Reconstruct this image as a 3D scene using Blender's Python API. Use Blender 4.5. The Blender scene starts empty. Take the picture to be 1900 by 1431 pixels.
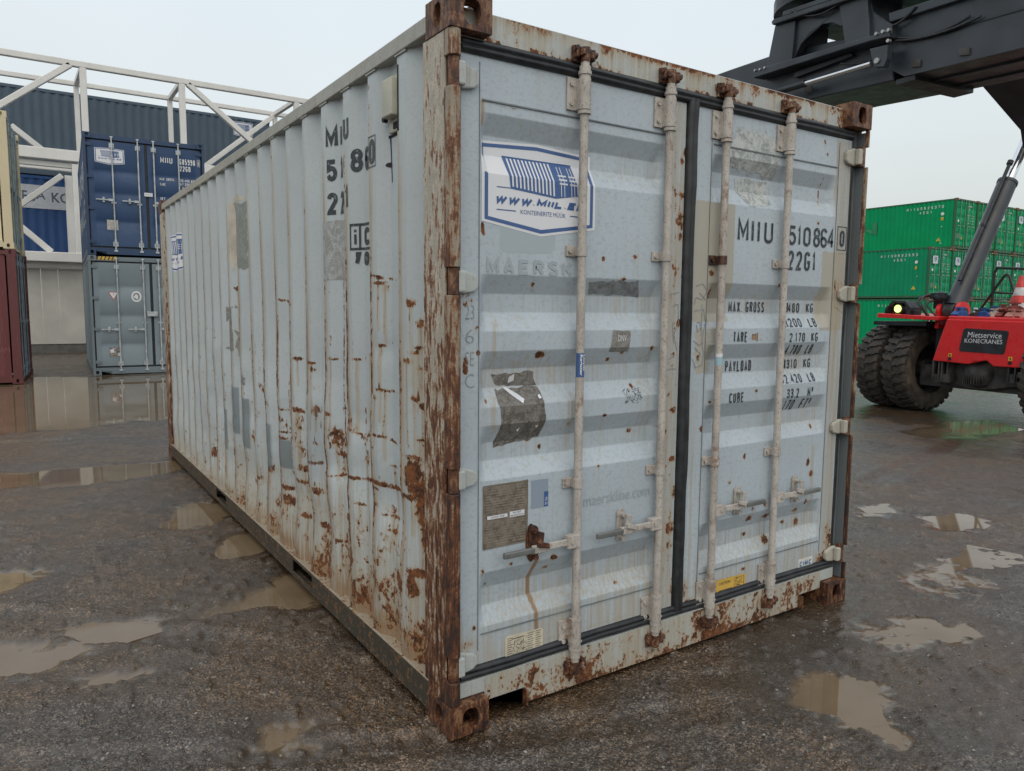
import bpy, bmesh, math, random
import numpy as np
from mathutils import Vector, Matrix

random.seed(7)
rng = np.random.RandomState(11)
R = math.radians
SC = bpy.context.scene
COL = SC.collection

# ------------------------------------------------------------------ camera
CP = np.array([-1.2147, -2.2022, 1.5527]); YAW, PITCH, ROLL, FPX = .5879, -.1036, .0082, 1365.4
_f = np.array([math.sin(YAW)*math.cos(PITCH), math.cos(YAW)*math.cos(PITCH), math.sin(PITCH)])
_r = np.array([math.cos(YAW), -math.sin(YAW), 0.0]); _u = np.cross(_r, _f)
_r, _u = math.cos(ROLL)*_r+math.sin(ROLL)*_u, -math.sin(ROLL)*_r+math.cos(ROLL)*_u
cam_d = bpy.data.cameras.new("camera"); cam = bpy.data.objects.new("camera", cam_d); COL.objects.link(cam)
cam_d.sensor_width = 36; cam_d.lens = FPX/1900*36; cam_d.clip_start = .05; cam_d.clip_end = 2000
mw = Matrix.Identity(4)
for i in range(3):
    mw[i][0], mw[i][1], mw[i][2], mw[i][3] = _r[i], _u[i], -_f[i], CP[i]
cam.matrix_world = mw
SC.camera = cam

# ------------------------------------------------------------------ world, light, exposure
SUN_EL, SUN_AZ = R(52), R(215)
w = bpy.data.worlds.new("World"); SC.world = w; w.use_nodes = True
nt = w.node_tree; nt.nodes.clear()
wo = nt.nodes.new('ShaderNodeOutputWorld')
sky = nt.nodes.new('ShaderNodeTexSky'); sky.sky_type = 'NISHITA'; sky.sun_disc = False
sky.sun_elevation = SUN_EL; sky.sun_rotation = SUN_AZ; sky.dust_density = 6; sky.air_density = 2
bg1 = nt.nodes.new('ShaderNodeBackground'); bg1.inputs[1].default_value = .05
nt.links.new(sky.outputs[0], bg1.inputs[0])
# the cloud cover: brighter towards the zenith, soft mottling
tc = nt.nodes.new('ShaderNodeTexCoord'); sep = nt.nodes.new('ShaderNodeSeparateXYZ')
nt.links.new(tc.outputs['Generated'], sep.inputs[0])
rampn = nt.nodes.new('ShaderNodeValToRGB')
rampn.color_ramp.elements[0].position = 0.0; rampn.color_ramp.elements[0].color = (.58, .625, .655, 1)
rampn.color_ramp.elements[1].position = 1.0; rampn.color_ramp.elements[1].color = (.88, .93, .96, 1)
e_ = rampn.color_ramp.elements.new(.22); e_.color = (.69, .735, .765, 1)
nt.links.new(sep.outputs['Z'], rampn.inputs[0])
cn = nt.nodes.new('ShaderNodeTexNoise'); cn.inputs['Scale'].default_value = 1.6; cn.inputs['Detail'].default_value = 4
cmap = nt.nodes.new('ShaderNodeMapRange'); cmap.inputs['To Min'].default_value = .90; cmap.inputs['To Max'].default_value = 1.10
nt.links.new(tc.outputs['Generated'], cn.inputs['Vector']); nt.links.new(cn.outputs['Fac'], cmap.inputs['Value'])
mulc = nt.nodes.new('ShaderNodeVectorMath'); mulc.operation = 'SCALE'
nt.links.new(rampn.outputs[0], mulc.inputs[0]); nt.links.new(cmap.outputs[0], mulc.inputs['Scale'])
bg2 = nt.nodes.new('ShaderNodeBackground'); bg2.inputs[1].default_value = .89
nt.links.new(mulc.outputs[0], bg2.inputs[0])
addn = nt.nodes.new('ShaderNodeAddShader')
nt.links.new(bg1.outputs[0], addn.inputs[0]); nt.links.new(bg2.outputs[0], addn.inputs[1]); nt.links.new(addn.outputs[0], wo.inputs[0])
sl = bpy.data.lights.new("sun", 'SUN'); sl.energy = .5; sl.angle = R(80); sl.color = (1, .97, .93)
so = bpy.data.objects.new("sun", sl); COL.objects.link(so)
so.rotation_euler = (R(38), 0, R(-20))
SC.view_settings.view_transform = 'Standard'; SC.view_settings.look = 'None'
SC.view_settings.exposure = 0; SC.view_settings.gamma = 1

# ------------------------------------------------------------------ measuring helpers (photo pixel -> point on a known plane)
def ray(px): return _f+_r*(px[0]-950)/FPX+_u*(715.5-px[1])/FPX
def hit(px, ax, val):
    d = ray(px); return CP+d*((val-CP[ax])/d[ax])
def atX(px, v): return hit(px, 0, v)
def atY(px, v): return hit(px, 1, v)
def atZ(px, v): return hit(px, 2, v)

# ------------------------------------------------------------------ object helpers
def tag(o, label=None, cat=None, group=None, kind=None):
    if label: o['label'] = label
    if cat: o['category'] = cat
    if group: o['group'] = group
    if kind: o['kind'] = kind
    return o
def thing(name, label, cat, loc=(0, 0, 0), rz=0, group=None):
    o = bpy.data.objects.new(name, None); COL.objects.link(o); o.location = loc; o.rotation_euler = (0, 0, rz)
    o.empty_display_size = .2
    return tag(o, label, cat, group)
def copy_tree(o, parent=None):
    c = o.copy(); COL.objects.link(c); c.parent = parent
    for ch in list(o.children):
        if ch.name in SC.objects: copy_tree(ch, c)
    return c

class MB:
    def __init__(s): s.v = []; s.f = []; s.m = []; s.sm = []
    def add(s, vs, fs, m=0, sm=False):
        b = len(s.v); s.v += [tuple(map(float, v)) for v in vs]
        for f in fs: s.f.append([b+i for i in f]); s.m.append(m); s.sm.append(sm)
        return s
    def box(s, x0, x1, y0, y1, z0, z1, m=0):
        v = [(x, y, z) for x in (x0, x1) for y in (y0, y1) for z in (z0, z1)]
        return s.add(v, [(0, 1, 3, 2), (4, 6, 7, 5), (0, 4, 5, 1), (2, 3, 7, 6), (0, 2, 6, 4), (1, 5, 7, 3)], m)
    def obox(s, c, ax, ay, az, m=0):
        c, ax, ay, az = map(Vector, (c, ax, ay, az))
        v = [c+ax*i+ay*j+az*k for i in (-1, 1) for j in (-1, 1) for k in (-1, 1)]
        return s.add(v, [(0, 1, 3, 2), (4, 6, 7, 5), (0, 4, 5, 1), (2, 3, 7, 6), (0, 2, 6, 4), (1, 5, 7, 3)], m)
    def beam(s, p, q, w, h, up=(0, 0, 1), m=0):
        p, q, up = Vector(p), Vector(q), Vector(up); d = (q-p); L = d.length; d.normalize()
        a = d.cross(up)
        if a.length < 1e-4: a = d.cross(Vector((0, 1, 0)))
        a.normalize(); b = a.cross(d)
        return s.obox((p+q)/2, d*L/2, a*w/2, b*h/2, m)
    def cyl(s, p, q, r, n=12, r2=None, m=0, caps=True, sm=True):
        p, q = Vector(p), Vector(q); r2 = r if r2 is None else r2
        d = (q-p).normalized(); a = d.orthogonal().normalized(); b = d.cross(a)
        vs = []
        for c, rr in ((p, r), (q, r2)):
            for i in range(n):
                t = 2*math.pi*i/n; vs.append(c+a*rr*math.cos(t)+b*rr*math.sin(t))
        fs = [(i, (i+1) % n, n+(i+1) % n, n+i) for i in range(n)]
        s.add(vs, fs, m, sm)
        if caps:
            s.add(vs[:n], [tuple(reversed(range(n)))], m); s.add(vs[n:], [tuple(range(n))], m)
        return s
    def tube(s, pts, r, n=8, m=0):
        for a, b in zip(pts[:-1], pts[1:]): s.cyl(a, b, r, n, m=m)
        for a in pts[1:-1]: s.ball(a, r, m)
        return s
    def ball(s, c, r, m=0, nu=8, nv=6, sc=(1, 1, 1)):
        vs = [(c[0], c[1], c[2]+r*sc[2])]
        for j in range(1, nv):
            for i in range(nu):
                t = math.pi*j/nv; a = 2*math.pi*i/nu
                vs.append((c[0]+r*sc[0]*math.sin(t)*math.cos(a), c[1]+r*sc[1]*math.sin(t)*math.sin(a), c[2]+r*sc[2]*math.cos(t)))
        vs.append((c[0], c[1], c[2]-r*sc[2])); fs = []
        for i in range(nu):
            fs.append((0, 1+i, 1+(i+1) % nu)); fs.append((len(vs)-1, 1+(nv-2)*nu+(i+1) % nu, 1+(nv-2)*nu+i))
            for j in range(nv-2):
                a = 1+j*nu; fs.append((a+i, a+nu+i, a+nu+(i+1) % nu, a+(i+1) % nu))
        return s.add(vs, fs, m, True)
    def lathe(s, prof, c, axis=1, n=48, m=0, sm=True):
        # prof: (radius, along); axis index
        o = [(1, 2), (2, 0), (0, 1)][axis]; vs = []
        for (r, a) in prof:
            for i in range(n):
                t = 2*math.pi*i/n; p = [0, 0, 0]; p[axis] = c[axis]+a
                p[o[0]] = c[o[0]]+r*math.cos(t); p[o[1]] = c[o[1]]+r*math.sin(t); vs.append(p)
        fs = []
        for k in range(len(prof)-1):
            for i in range(n): fs.append((k*n+i, k*n+(i+1) % n, (k+1)*n+(i+1) % n, (k+1)*n+i))
        return s.add(vs, fs, m, sm)
    def prism(s, pts, ax, a, b, m=0):
        # pts: polygon in the plane normal to axis ax (other two coords in cyclic xyz order), extruded a..b
        vs = []
        for t in (a, b):
            for p in pts:
                q = list(p); q.insert(ax, t); vs.append(q)
        n = len(pts)
        bm = bmesh.new(); bv = [bm.verts.new(v) for v in vs]
        f1 = bm.faces.new(bv[:n]); f2 = bm.faces.new(bv[n:])
        bmesh.ops.triangulate(bm, faces=[f1, f2]); bm.verts.index_update()
        fs = [[v.index for v in f.verts] for f in bm.faces]; bm.free()
        fs += [(i, (i+1) % n, n+(i+1) % n, n+i) for i in range(n)]
        return s.add(vs, fs, m)
    def build(s, name, mats, parent=None, bevel=0, loc=None, sub=0):
        me = bpy.data.meshes.new(name); me.from_pydata(s.v, [], s.f)
        if not isinstance(mats, (list, tuple)): mats = [mats]
        for mt in mats: me.materials.append(mt)
        me.polygons.foreach_set('material_index', s.m); me.polygons.foreach_set('use_smooth', s.sm)
        bm = bmesh.new(); bm.from_mesh(me); bmesh.ops.recalc_face_normals(bm, faces=bm.faces); bm.to_mesh(me); bm.free()
        me.update()
        o = bpy.data.objects.new(name, me); COL.objects.link(o); o.parent = parent
        if loc is not None: o.location = loc
        if bevel:
            b = o.modifiers.new('bevel', 'BEVEL'); b.width = bevel; b.segments = 2; b.limit_method = 'ANGLE'; b.angle_limit = R(35)
        return o

def grid_mesh(name, P, mats, parent, attrs=None, smooth=False, shade=None):
    """P: array (n, m, 3) -> sheet mesh; attrs: dict name -> (n, m) float"""
    n, m_ = P.shape[:2]; idx = np.arange(n*m_).reshape(n, m_)
    q = np.stack([idx[:-1, :-1], idx[1:, :-1], idx[1:, 1:], idx[:-1, 1:]], -1).reshape(-1, 4)
    me = bpy.data.meshes.new(name)
    me.vertices.add(n*m_); me.vertices.foreach_set('co', P.reshape(-1).astype(np.float32))
    me.loops.add(q.size); me.loops.foreach_set('vertex_index', q.reshape(-1).astype(np.int32))
    me.polygons.add(len(q)); me.polygons.foreach_set('loop_start', (np.arange(len(q))*4).astype(np.int32))
    me.update(calc_edges=True); me.validate()
    if smooth: me.polygons.foreach_set('use_smooth', np.ones(len(q), bool))
    if attrs:
        for k, a in attrs.items():
            at = me.attributes.new(k, 'FLOAT', 'POINT'); at.data.foreach_set('value', a.reshape(-1).astype(np.float32))
    for mt in (mats if isinstance(mats, list) else [mats]): me.materials.append(mt)
    o = bpy.data.objects.new(name, me); COL.objects.link(o); o.parent = parent
    return o

def vnoise(x, y, seed=0):
    """2-D value noise in numpy, 0..1"""
    xi = np.floor(x).astype(np.int64); yi = np.floor(y).astype(np.int64); fx = x-xi; fy = y-yi
    fx = fx*fx*(3-2*fx); fy = fy*fy*(3-2*fy)
    def h(a, b):
        k = (a*374761393+b*668265263+seed*1442695041) & 0x7fffffff
        k = ((k ^ (k >> 13))*1274126177) & 0x7fffffff
        return ((k ^ (k >> 16)) & 0xffff)/65535.
    return (h(xi, yi)*(1-fx)+h(xi+1, yi)*fx)*(1-fy)+(h(xi, yi+1)*(1-fx)+h(xi+1, yi+1)*fx)*fy
def fbm(x, y, o=4, seed=0):
    s = 0; a = .5; t = 0
    for i in range(o): s = s+a*vnoise(x*2**i, y*2**i, seed+i*17); t += a; a *= .5
    return s/t
def sstep(a, b, x):
    t = np.clip((x-a)/(b-a), 0, 1); return t*t*(3-2*t)

# ------------------------------------------------------------------ material helpers
class NT:
    def __init__(s, name):
        s.mat = bpy.data.materials.new(name); s.mat.use_nodes = True; s.t = s.mat.node_tree
        s.b = s.t.nodes['Principled BSDF']
    def n(s, typ, props=None, **ins):
        nd = s.t.nodes.new(typ)
        for k, v in (props or {}).items(): setattr(nd, k, v)
        for k, v in ins.items():
            key = k.replace('_', ' ')
            if key.startswith('i') and key[1:].isdigit(): key = int(key[1:])
            s.put(nd.inputs[key], v)
        return nd
    def put(s, sock, v):
        if isinstance(v, bpy.types.NodeSocket): s.t.links.new(v, sock)
        elif isinstance(v, bpy.types.Node): s.t.links.new(v.outputs[0], sock)
        else:
            if isinstance(v, tuple) and len(v) == 3 and sock.type == 'RGBA': v = v+(1,)
            sock.default_value = v
    def math(s, op, a, b=0.0, clamp=False):
        nd = s.t.nodes.new('ShaderNodeMath'); nd.operation = op; nd.use_clamp = clamp
        s.put(nd.inputs[0], a); s.put(nd.inputs[1], b); return nd.outputs[0]
    def mix(s, f, a, b):
        nd = s.t.nodes.new('ShaderNodeMix'); nd.data_type = 'RGBA'
        s.put(nd.inputs[0], f); s.put(nd.inputs[6], a); s.put(nd.inputs[7], b); return nd.outputs[2]
    def rng(s, v, a, b, c=0., d=1.):
        nd = s.t.nodes.new('ShaderNodeMapRange'); nd.interpolation_type = 'SMOOTHSTEP'
        s.put(nd.inputs[0], v)
        for i, x in enumerate((a, b, c, d)): nd.inputs[i+1].default_value = x
        return nd.outputs[0]
    def coord(s, scale=(1, 1, 1), loc=(0, 0, 0)):
        if not hasattr(s, 'tc'): s.tc = s.t.nodes.new('ShaderNodeTexCoord')
        mp = s.t.nodes.new('ShaderNodeMapping'); mp.inputs['Scale'].default_value = scale; mp.inputs['Location'].default_value = loc
        s.t.links.new(s.tc.outputs['Object'], mp.inputs[0]); return mp.outputs[0]
    def noise(s, scale, detail=4, rough=.55, vec=None, dist=0):
        nd = s.n('ShaderNodeTexNoise', Scale=scale, Detail=detail, Roughness=rough, Distortion=dist)
        s.put(nd.inputs['Vector'], vec if vec is not None else s.coord()); return nd.outputs['Fac']
    def voro(s, scale, vec=None, feat='F1'):
        nd = s.n('ShaderNodeTexVoronoi', {'feature': feat}, Scale=scale)
        s.put(nd.inputs['Vector'], vec if vec is not None else s.coord()); return nd
    def attr(s, name):
        nd = s.t.nodes.new('ShaderNodeAttribute'); nd.attribute_name = name; return nd.outputs['Fac']
    def bump(s, h, strength=.3, dist=.01):
        nd = s.t.nodes.new('ShaderNodeBump'); nd.inputs['Strength'].default_value = strength; nd.inputs['Distance'].default_value = dist
        s.put(nd.inputs['Height'], h); s.t.links.new(nd.outputs[0], s.b.inputs['Normal'])
    def out(s, col=None, rough=None, metal=None, spec=None):
        if col is not None: s.put(s.b.inputs['Base Color'], col)
        if rough is not None: s.put(s.b.inputs['Roughness'], rough)
        if metal is not None: s.put(s.b.inputs['Metallic'], metal)
        if spec is not None: s.put(s.b.inputs['Specular IOR Level'], spec)
        return s.mat

def rust_color(k):
    a = k.noise(30, 6, .7); b = k.noise(120, 3, .6)
    c = k.mix(k.rng(a, .35, .65), (.032, .012, .006), (.185, .066, .020))
    return k.mix(k.rng(b, .55, .75, 0, .6), c, (.32, .12, .035))

def simple(name, col, rough=.5, metal=0., var=.12, scale=8, spec=.5):
    k = NT(name); n = k.noise(scale, 5)
    c2 = tuple(x*(1-var*2.2) for x in col); c1 = tuple(min(1, x*(1+var)) for x in col)
    k.bump(k.noise(scale*12, 3), .08, .003)
    return k.out(k.mix(k.rng(n, .3, .7), c2, c1), k.rng(k.noise(scale*2, 3), .3, .7, max(.02, rough-.08), rough+.1), metal, spec)

def painted(name, col, rough=.42, rust=0.0, dirt=.35, speck=.25, dirtcol=(.16, .13, .10), stn=1.0):
    """painted steel: driven by point attributes rust / stain / patch plus procedural weathering"""
    k = NT(name)
    n1 = k.noise(9, 8, .62); n2 = k.noise(45, 5, .65); st = k.noise(2.2, 7, .68, k.coord((34, 34, 1.1)))
    fine = k.noise(150, 2, .5)
    lf = k.noise(1.3, 4)
    c = k.mix(k.rng(lf, .3, .7), tuple(x*.93 for x in col), tuple(min(1, x*1.05) for x in col))
    # fine chalky mottling
    vs = k.noise(48, 4, .8, k.coord((1, 1, 1.35)))
    c = k.mix(k.rng(vs, .51, .62, 0, speck), c, tuple(x*.74 for x in col))
    c = k.mix(k.rng(fine, .62, .72, 0, speck*.5), c, tuple(min(1, x*1.2) for x in col))
    # vertical dirt streaks
    c = k.mix(k.rng(k.math('ADD', k.math('MULTIPLY', st, .75), k.math('MULTIPLY', n1, .25)), .52, .72, 0, dirt), c, dirtcol)
    # beige exposed primer / wash where 'patch'
    pa = k.math('ADD', k.attr('patch'), k.math('MULTIPLY', k.math('SUBTRACT', n2, .5), .5))
    c = k.mix(k.rng(pa, .38, .5, 0, .85), c, (.36, .335, .27))
    ra = k.math('ADD', k.attr('rust'), rust)
    sa = k.math('ADD', k.attr('stain'), k.math('MULTIPLY', ra, .35))
    sa = k.math('ADD', sa, k.math('MULTIPLY', k.math('SUBTRACT', st, .5), 1.3))
    c = k.mix(k.rng(sa, .15, .55, 0, .75*stn), c, (.35, .31, .235))
    c = k.mix(k.rng(sa, .50, .85, 0, .8*stn), c, (.22, .125, .055))
    nh = k.noise(17, 6, .7, k.coord((1.6, 1.6, 1)), .8)
    rr = k.math('ADD', ra, k.math('MULTIPLY', k.math('SUBTRACT', nh, .5), 1.5))
    rr = k.math('ADD', rr, k.math('MULTIPLY', k.math('SUBTRACT', n2, .5), 1.1))
    halo = k.rng(rr, .36, .52); rm = k.rng(rr, .50, .56)
    c = k.mix(k.math('MULTIPLY', halo, .6), c, (.33, .18, .075))
    c = k.mix(rm, c, rust_color(k))
    k.bump(k.math('ADD', k.math('MULTIPLY', rm, .6), k.math('ADD', k.math('MULTIPLY', n2, .5), k.math('MULTIPLY', fine, .2))), .28, .004)
    return k.out(c, k.mix(rm, k.rng(n1, .3, .7, rough-.07, rough+.12), (.85, .85, .85)))

def rusty(name, amount=.5, pale=(.36, .32, .25), dark=(.030, .014, .010), vert=.05, grad=(.07, -.045)):
    """heavily rusted steel with old paint left in vertical strips"""
    k = NT(name)
    v = k.noise(60, 8, .7, k.coord((1, 1, vert)), .4); v2 = k.noise(15, 8, .7, k.coord((1, 1, .65)), .9); f = k.noise(110, 5, .75)
    s = k.math('ADD', k.math('MULTIPLY', v, .55), k.math('MULTIPLY', v2, .45))
    s = k.math('ADD', s, k.math('MULTIPLY', k.math('SUBTRACT', f, .5), .16))
    zz = k.t.nodes.new('ShaderNodeSeparateXYZ'); k.put(zz.inputs[0], k.coord())
    zg = k.rng(zz.outputs[2], 0.0, 2.4, grad[0], grad[1])
    s = k.math('ADD', k.math('ADD', s, zg), amount-.5)
    pc = k.mix(k.rng(v2, .40, .60), tuple(x*.72 for x in pale), pale)
    c = k.mix(k.rng(s, .43, .475), pc, (.24, .125, .06))
    c = k.mix(k.rng(s, .475, .51), c, (.105, .036, .014))
    c = k.mix(k.rng(s, .53, .59), c, dark)
    c = k.mix(k.rng(f, .58, .70, 0, .5), c, (.16, .070, .035))
    k.bump(k.math('ADD', k.math('MULTIPLY', s, 2.0), k.math('MULTIPLY', f, .6)), .6, .006)
    return k.out(c, .55)

GREY = (.402, .468, .520)
M_door = painted('weathered_grey_paint', GREY, .38, dirt=.20, speck=.55, dirtcol=(.38, .38, .35))
M_side = painted('weathered_side_paint', (.405, .455, .475), .42, dirt=.42, speck=.30, dirtcol=(.40, .37, .30))
M_rail = painted('dirty_rail_paint', (.31, .315, .285), .5, rust=.22, dirt=.85, speck=.4, dirtcol=(.20, .125, .08))
M_head = painted('rust_streaked_header_paint', (.40, .43, .42), .42, rust=.10, dirt=.65, speck=.4, dirtcol=(.22, .125, .075))
M_post = rusty('rusted_post_steel', .455, pale=(.50, .465, .39), vert=.17, dark=(.020, .009, .006))
M_bar = rusty('dark_rusted_bar_steel', .505, vert=.09)
M_cast = rusty('rusted_casting_steel', .53, pale=(.20, .125, .10), vert=.4, grad=(.0, .0))
M_castlow = rusty('wet_rusted_casting_steel', .535, pale=(.24, .13, .06), dark=(.018, .010, .008), vert=.3, grad=(0., 0.))
M_rod = None
def rod_mat():
    k = NT('rod_beige_worn_paint'); v = k.noise(150, 5, .8, k.coord((1, 1, .5))); g = k.noise(9, 5)
    c = k.mix(k.rng(g, .35, .65), (.36, .335, .305), (.47, .445, .41))
    c = k.mix(k.rng(v, .54, .62, 0, .8), c, (.13, .115, .10))
    c = k.mix(k.rng(k.noise(6, 6, .75), .55, .66, 0, .75), c, (.19, .10, .055))
    k.bump(v, .4, .003); return k.out(c, .55)
M_rod = rod_mat()
M_cam = rusty('rusty_cam_steel', .538, pale=(.30, .245, .20), vert=1, grad=(0., 0.))
M_rubber = simple('black_rubber', (.020, .023, .027), .42, 0, .25, 20)
M_dark = simple('dark_interior', (.012, .012, .012), .8)
def decal(name, col, rough=.4, wear=0.0, wearcol=None):
    k = NT(name); n = k.noise(60, 5, .7)
    return k.out(k.mix(k.rng(n, .56, .64, 0, wear), col, wearcol or GREY), rough)
M_ink = decal('black_stencil_paint', (.022, .030, .038), .5, .35)
M_white = decal('white_vinyl', (.66, .68, .72), .35, .06)
M_blue = decal('blue_vinyl_ink', (.045, .105, .27), .35, .04)
M_ghost = decal('faded_lettering', (.31, .365, .40), .45, .5)
M_ghost2 = decal('faded_light_patch', (.43, .495, .53), .4, .3)
M_patch = decal('fresh_grey_touch_up_paint', (.15, .185, .205), .5, .2, (.22, .23, .22))
def residue_mat(name, a, b, cc):
    k = NT(name); n = k.noise(16, 8, .75, None, 1.5); f = k.noise(110, 4, .7)
    c = k.mix(k.rng(n, .42, .58), a, b); c = k.mix(k.rng(f, .52, .66, 0, .7), c, cc)
    k.bump(k.math('ADD', n, f), .7, .003); return k.out(c, .45)
M_resid = residue_mat('old_adhesive_residue', (.085, .078, .068), (.16, .15, .135), (.28, .27, .25))
M_resid2 = residue_mat('torn_sticker_film', (.26, .29, .30), (.47, .50, .50), (.60, .58, .50))
M_film = simple('silver_film_scrap', (.75, .77, .80), .15, .3)

# ------------------------------------------------------------------ surfaces that decals lie on
class Surf:
    def __init__(s, fn, ub=(), vb=()): s.fn = fn; s.ub = ub; s.vb = vb
_txt = {}
def text_tris(t, bold=0.0):
    key = (t, bold)
    if key in _txt: return _txt[key]
    cu = bpy.data.curves.new('lettering', 'FONT'); cu.body = t; cu.size = 1; cu.offset = bold; cu.resolution_u = 2
    ob = bpy.data.objects.new('lettering', cu); COL.objects.link(ob)
    dg = bpy.context.evaluated_depsgraph_get(); dg.update()
    me = bpy.data.meshes.new_from_object(ob.evaluated_get(dg))
    bm = bmesh.new(); bm.from_mesh(me); bmesh.ops.triangulate(bm, faces=bm.faces)
    vs = np.array([v.co[:2] for v in bm.verts]); fs = [[v.index for v in f.verts] for f in bm.faces]; bm.free()
    bpy.data.objects.remove(ob); bpy.data.curves.remove(cu); bpy.data.meshes.remove(me)
    lo = vs.min(0); hi = vs.max(0); vs = (vs-lo)/(hi-lo)
    _txt[key] = (vs, fs); return _txt[key]
_A = lambda cx, cy, rx, ry, a, b, n=7: [(cx+rx*math.cos(math.radians(a+(b-a)*i/n)), cy+ry*math.sin(math.radians(a+(b-a)*i/n))) for i in range(n+1)]
_RND = [(0, .2)]+_A(.5, .2, .5, .2, 180, 360)+[(1, .8)]+_A(.5, .8, .5, .2, 0, 180)+[(0, .2)]
STROKES = {
 'M': [[(0, 0), (0, 1), (.5, .25), (1, 1), (1, 0)]], 'I': [[(.5, 0), (.5, 1)]], 'U': [[(0, 1), (0, .2)]+_A(.5, .2, .5, .2, 180, 360)+[(1, 1)]], '0': [_RND], 'O': [_RND],
 '1': [[(.15, .80), (.55, 1), (.55, 0)]], '2': [[(0, .78)]+_A(.5, .78, .5, .22, 180, 0)+[(.95, .62), (0, 0), (1, 0)]],
 '3': [[(0, .82)]+_A(.5, .79, .5, .21, 170, -80)+[(.35, .55)]+_A(.5, .27, .5, .27, 80, -170)],
 '4': [[(.75, 0), (.75, 1), (0, .3), (1, .3)]], '5': [[(.95, 1), (.08, 1), (.04, .55), (.4, .62)]+_A(.5, .31, .5, .31, 85, -165)],
 '6': [_A(.5, .8, .5, .2, 10, 180)+[(0, .25)]+_A(.5, .25, .5, .25, 180, 450)+[(.2, .5), (0, .36)]], '7': [[(0, 1), (1, 1), (.4, 0)]],
 '8': [_A(.5, .77, .46, .23, -90, 270, 14), _A(.5, .265, .5, .265, -90, 270, 14)], '9': [_A(.5, .2, .5, .2, -170, 0)+[(1, .75)]+_A(.5, .75, .5, .25, 0, 300)],
 'G': [_A(.5, .8, .5, .2, 10, 180)+[(0, .2)]+_A(.5, .2, .5, .2, 180, 360)+[(1, .45), (.55, .45)]], 'C': [_A(.5, .8, .5, .2, 10, 180)+[(0, .2)]+_A(.5, .2, .5, .2, 180, 350)],
 'A': [[(0, 0), (.5, 1), (1, 0)], [(.17, .3), (.83, .3)]], 'X': [[(0, 0), (1, 1)], [(0, 1), (1, 0)]], 'R': [[(0, 0), (0, 1), (.6, 1)]+_A(.6, .76, .4, .24, 80, -90)+[(.05, .52)], [(.5, .52), (1, 0)]],
 'S': [_A(.5, .78, .5, .22, 15, 250)+_A(.5, .23, .5, .23, 70, -165)], 'T': [[(0, 1), (1, 1)], [(.5, .97), (.5, 0)]], 'E': [[(1, 1), (0, 1), (0, 0), (1, 0)], [(.05, .52), (.85, .52)]], 'F': [[(1, 1), (0, 1), (0, 0)], [(.05, .5), (.85, .5)]],
 'P': [[(0, 0), (0, 1), (.6, 1)]+_A(.6, .74, .4, .26, 80, -90)+[(.05, .48)]], 'Y': [[(0, 1), (.5, .45), (.5, 0)], [(1, 1), (.53, .47)]], 'L': [[(0, 1), (0, 0), (1, 0)]], 'D': [[(0, 0), (0, 1), (.5, 1)]+_A(.5, .7, .5, .3, 80, 0)+_A(.5, .3, .5, .3, 0, -90)+[(0, 0)]],
 'K': [[(0, 0), (0, 1)], [(1, 1), (.05, .42)], [(.35, .62), (1, 0)]], 'B': [[(0, 0), (0, 1), (.6, 1)]+_A(.6, .77, .35, .23, 80, -90)+[(.05, .54)], [(.5, .53), (.6, .53)]+_A(.6, .27, .4, .27, 80, -90)+[(.03, 0)]], 'i': [[(.5, 0), (.5, .68)], [(.5, .82), (.5, 1)]],
 '.': [[(.5, 0), (.5, .09)]], 'N': [[(0, 0), (0, 1), (1, 0), (1, 1)]], 'Ü': [[(0, .78), (0, .2)]+_A(.5, .2, .5, .2, 180, 360)+[(1, .78)], [(.05, .9), (.05, 1)], [(.95, .9), (.95, 1)]], 'V': [[(0, 1), (.5, 0), (1, 1)]], 'W': [[(0, 1), (.25, 0), (.5, .8), (.75, 0), (1, 1)]], 'J': [[(1, 1), (1, .2)]+_A(.5, .2, .5, .2, 0, -180)]}
_CW = {'I': .25, '.': .25, '1': .62, 'M': 1.15, 'W': 1.3, ' ': .55, 'i': .25}
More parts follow.
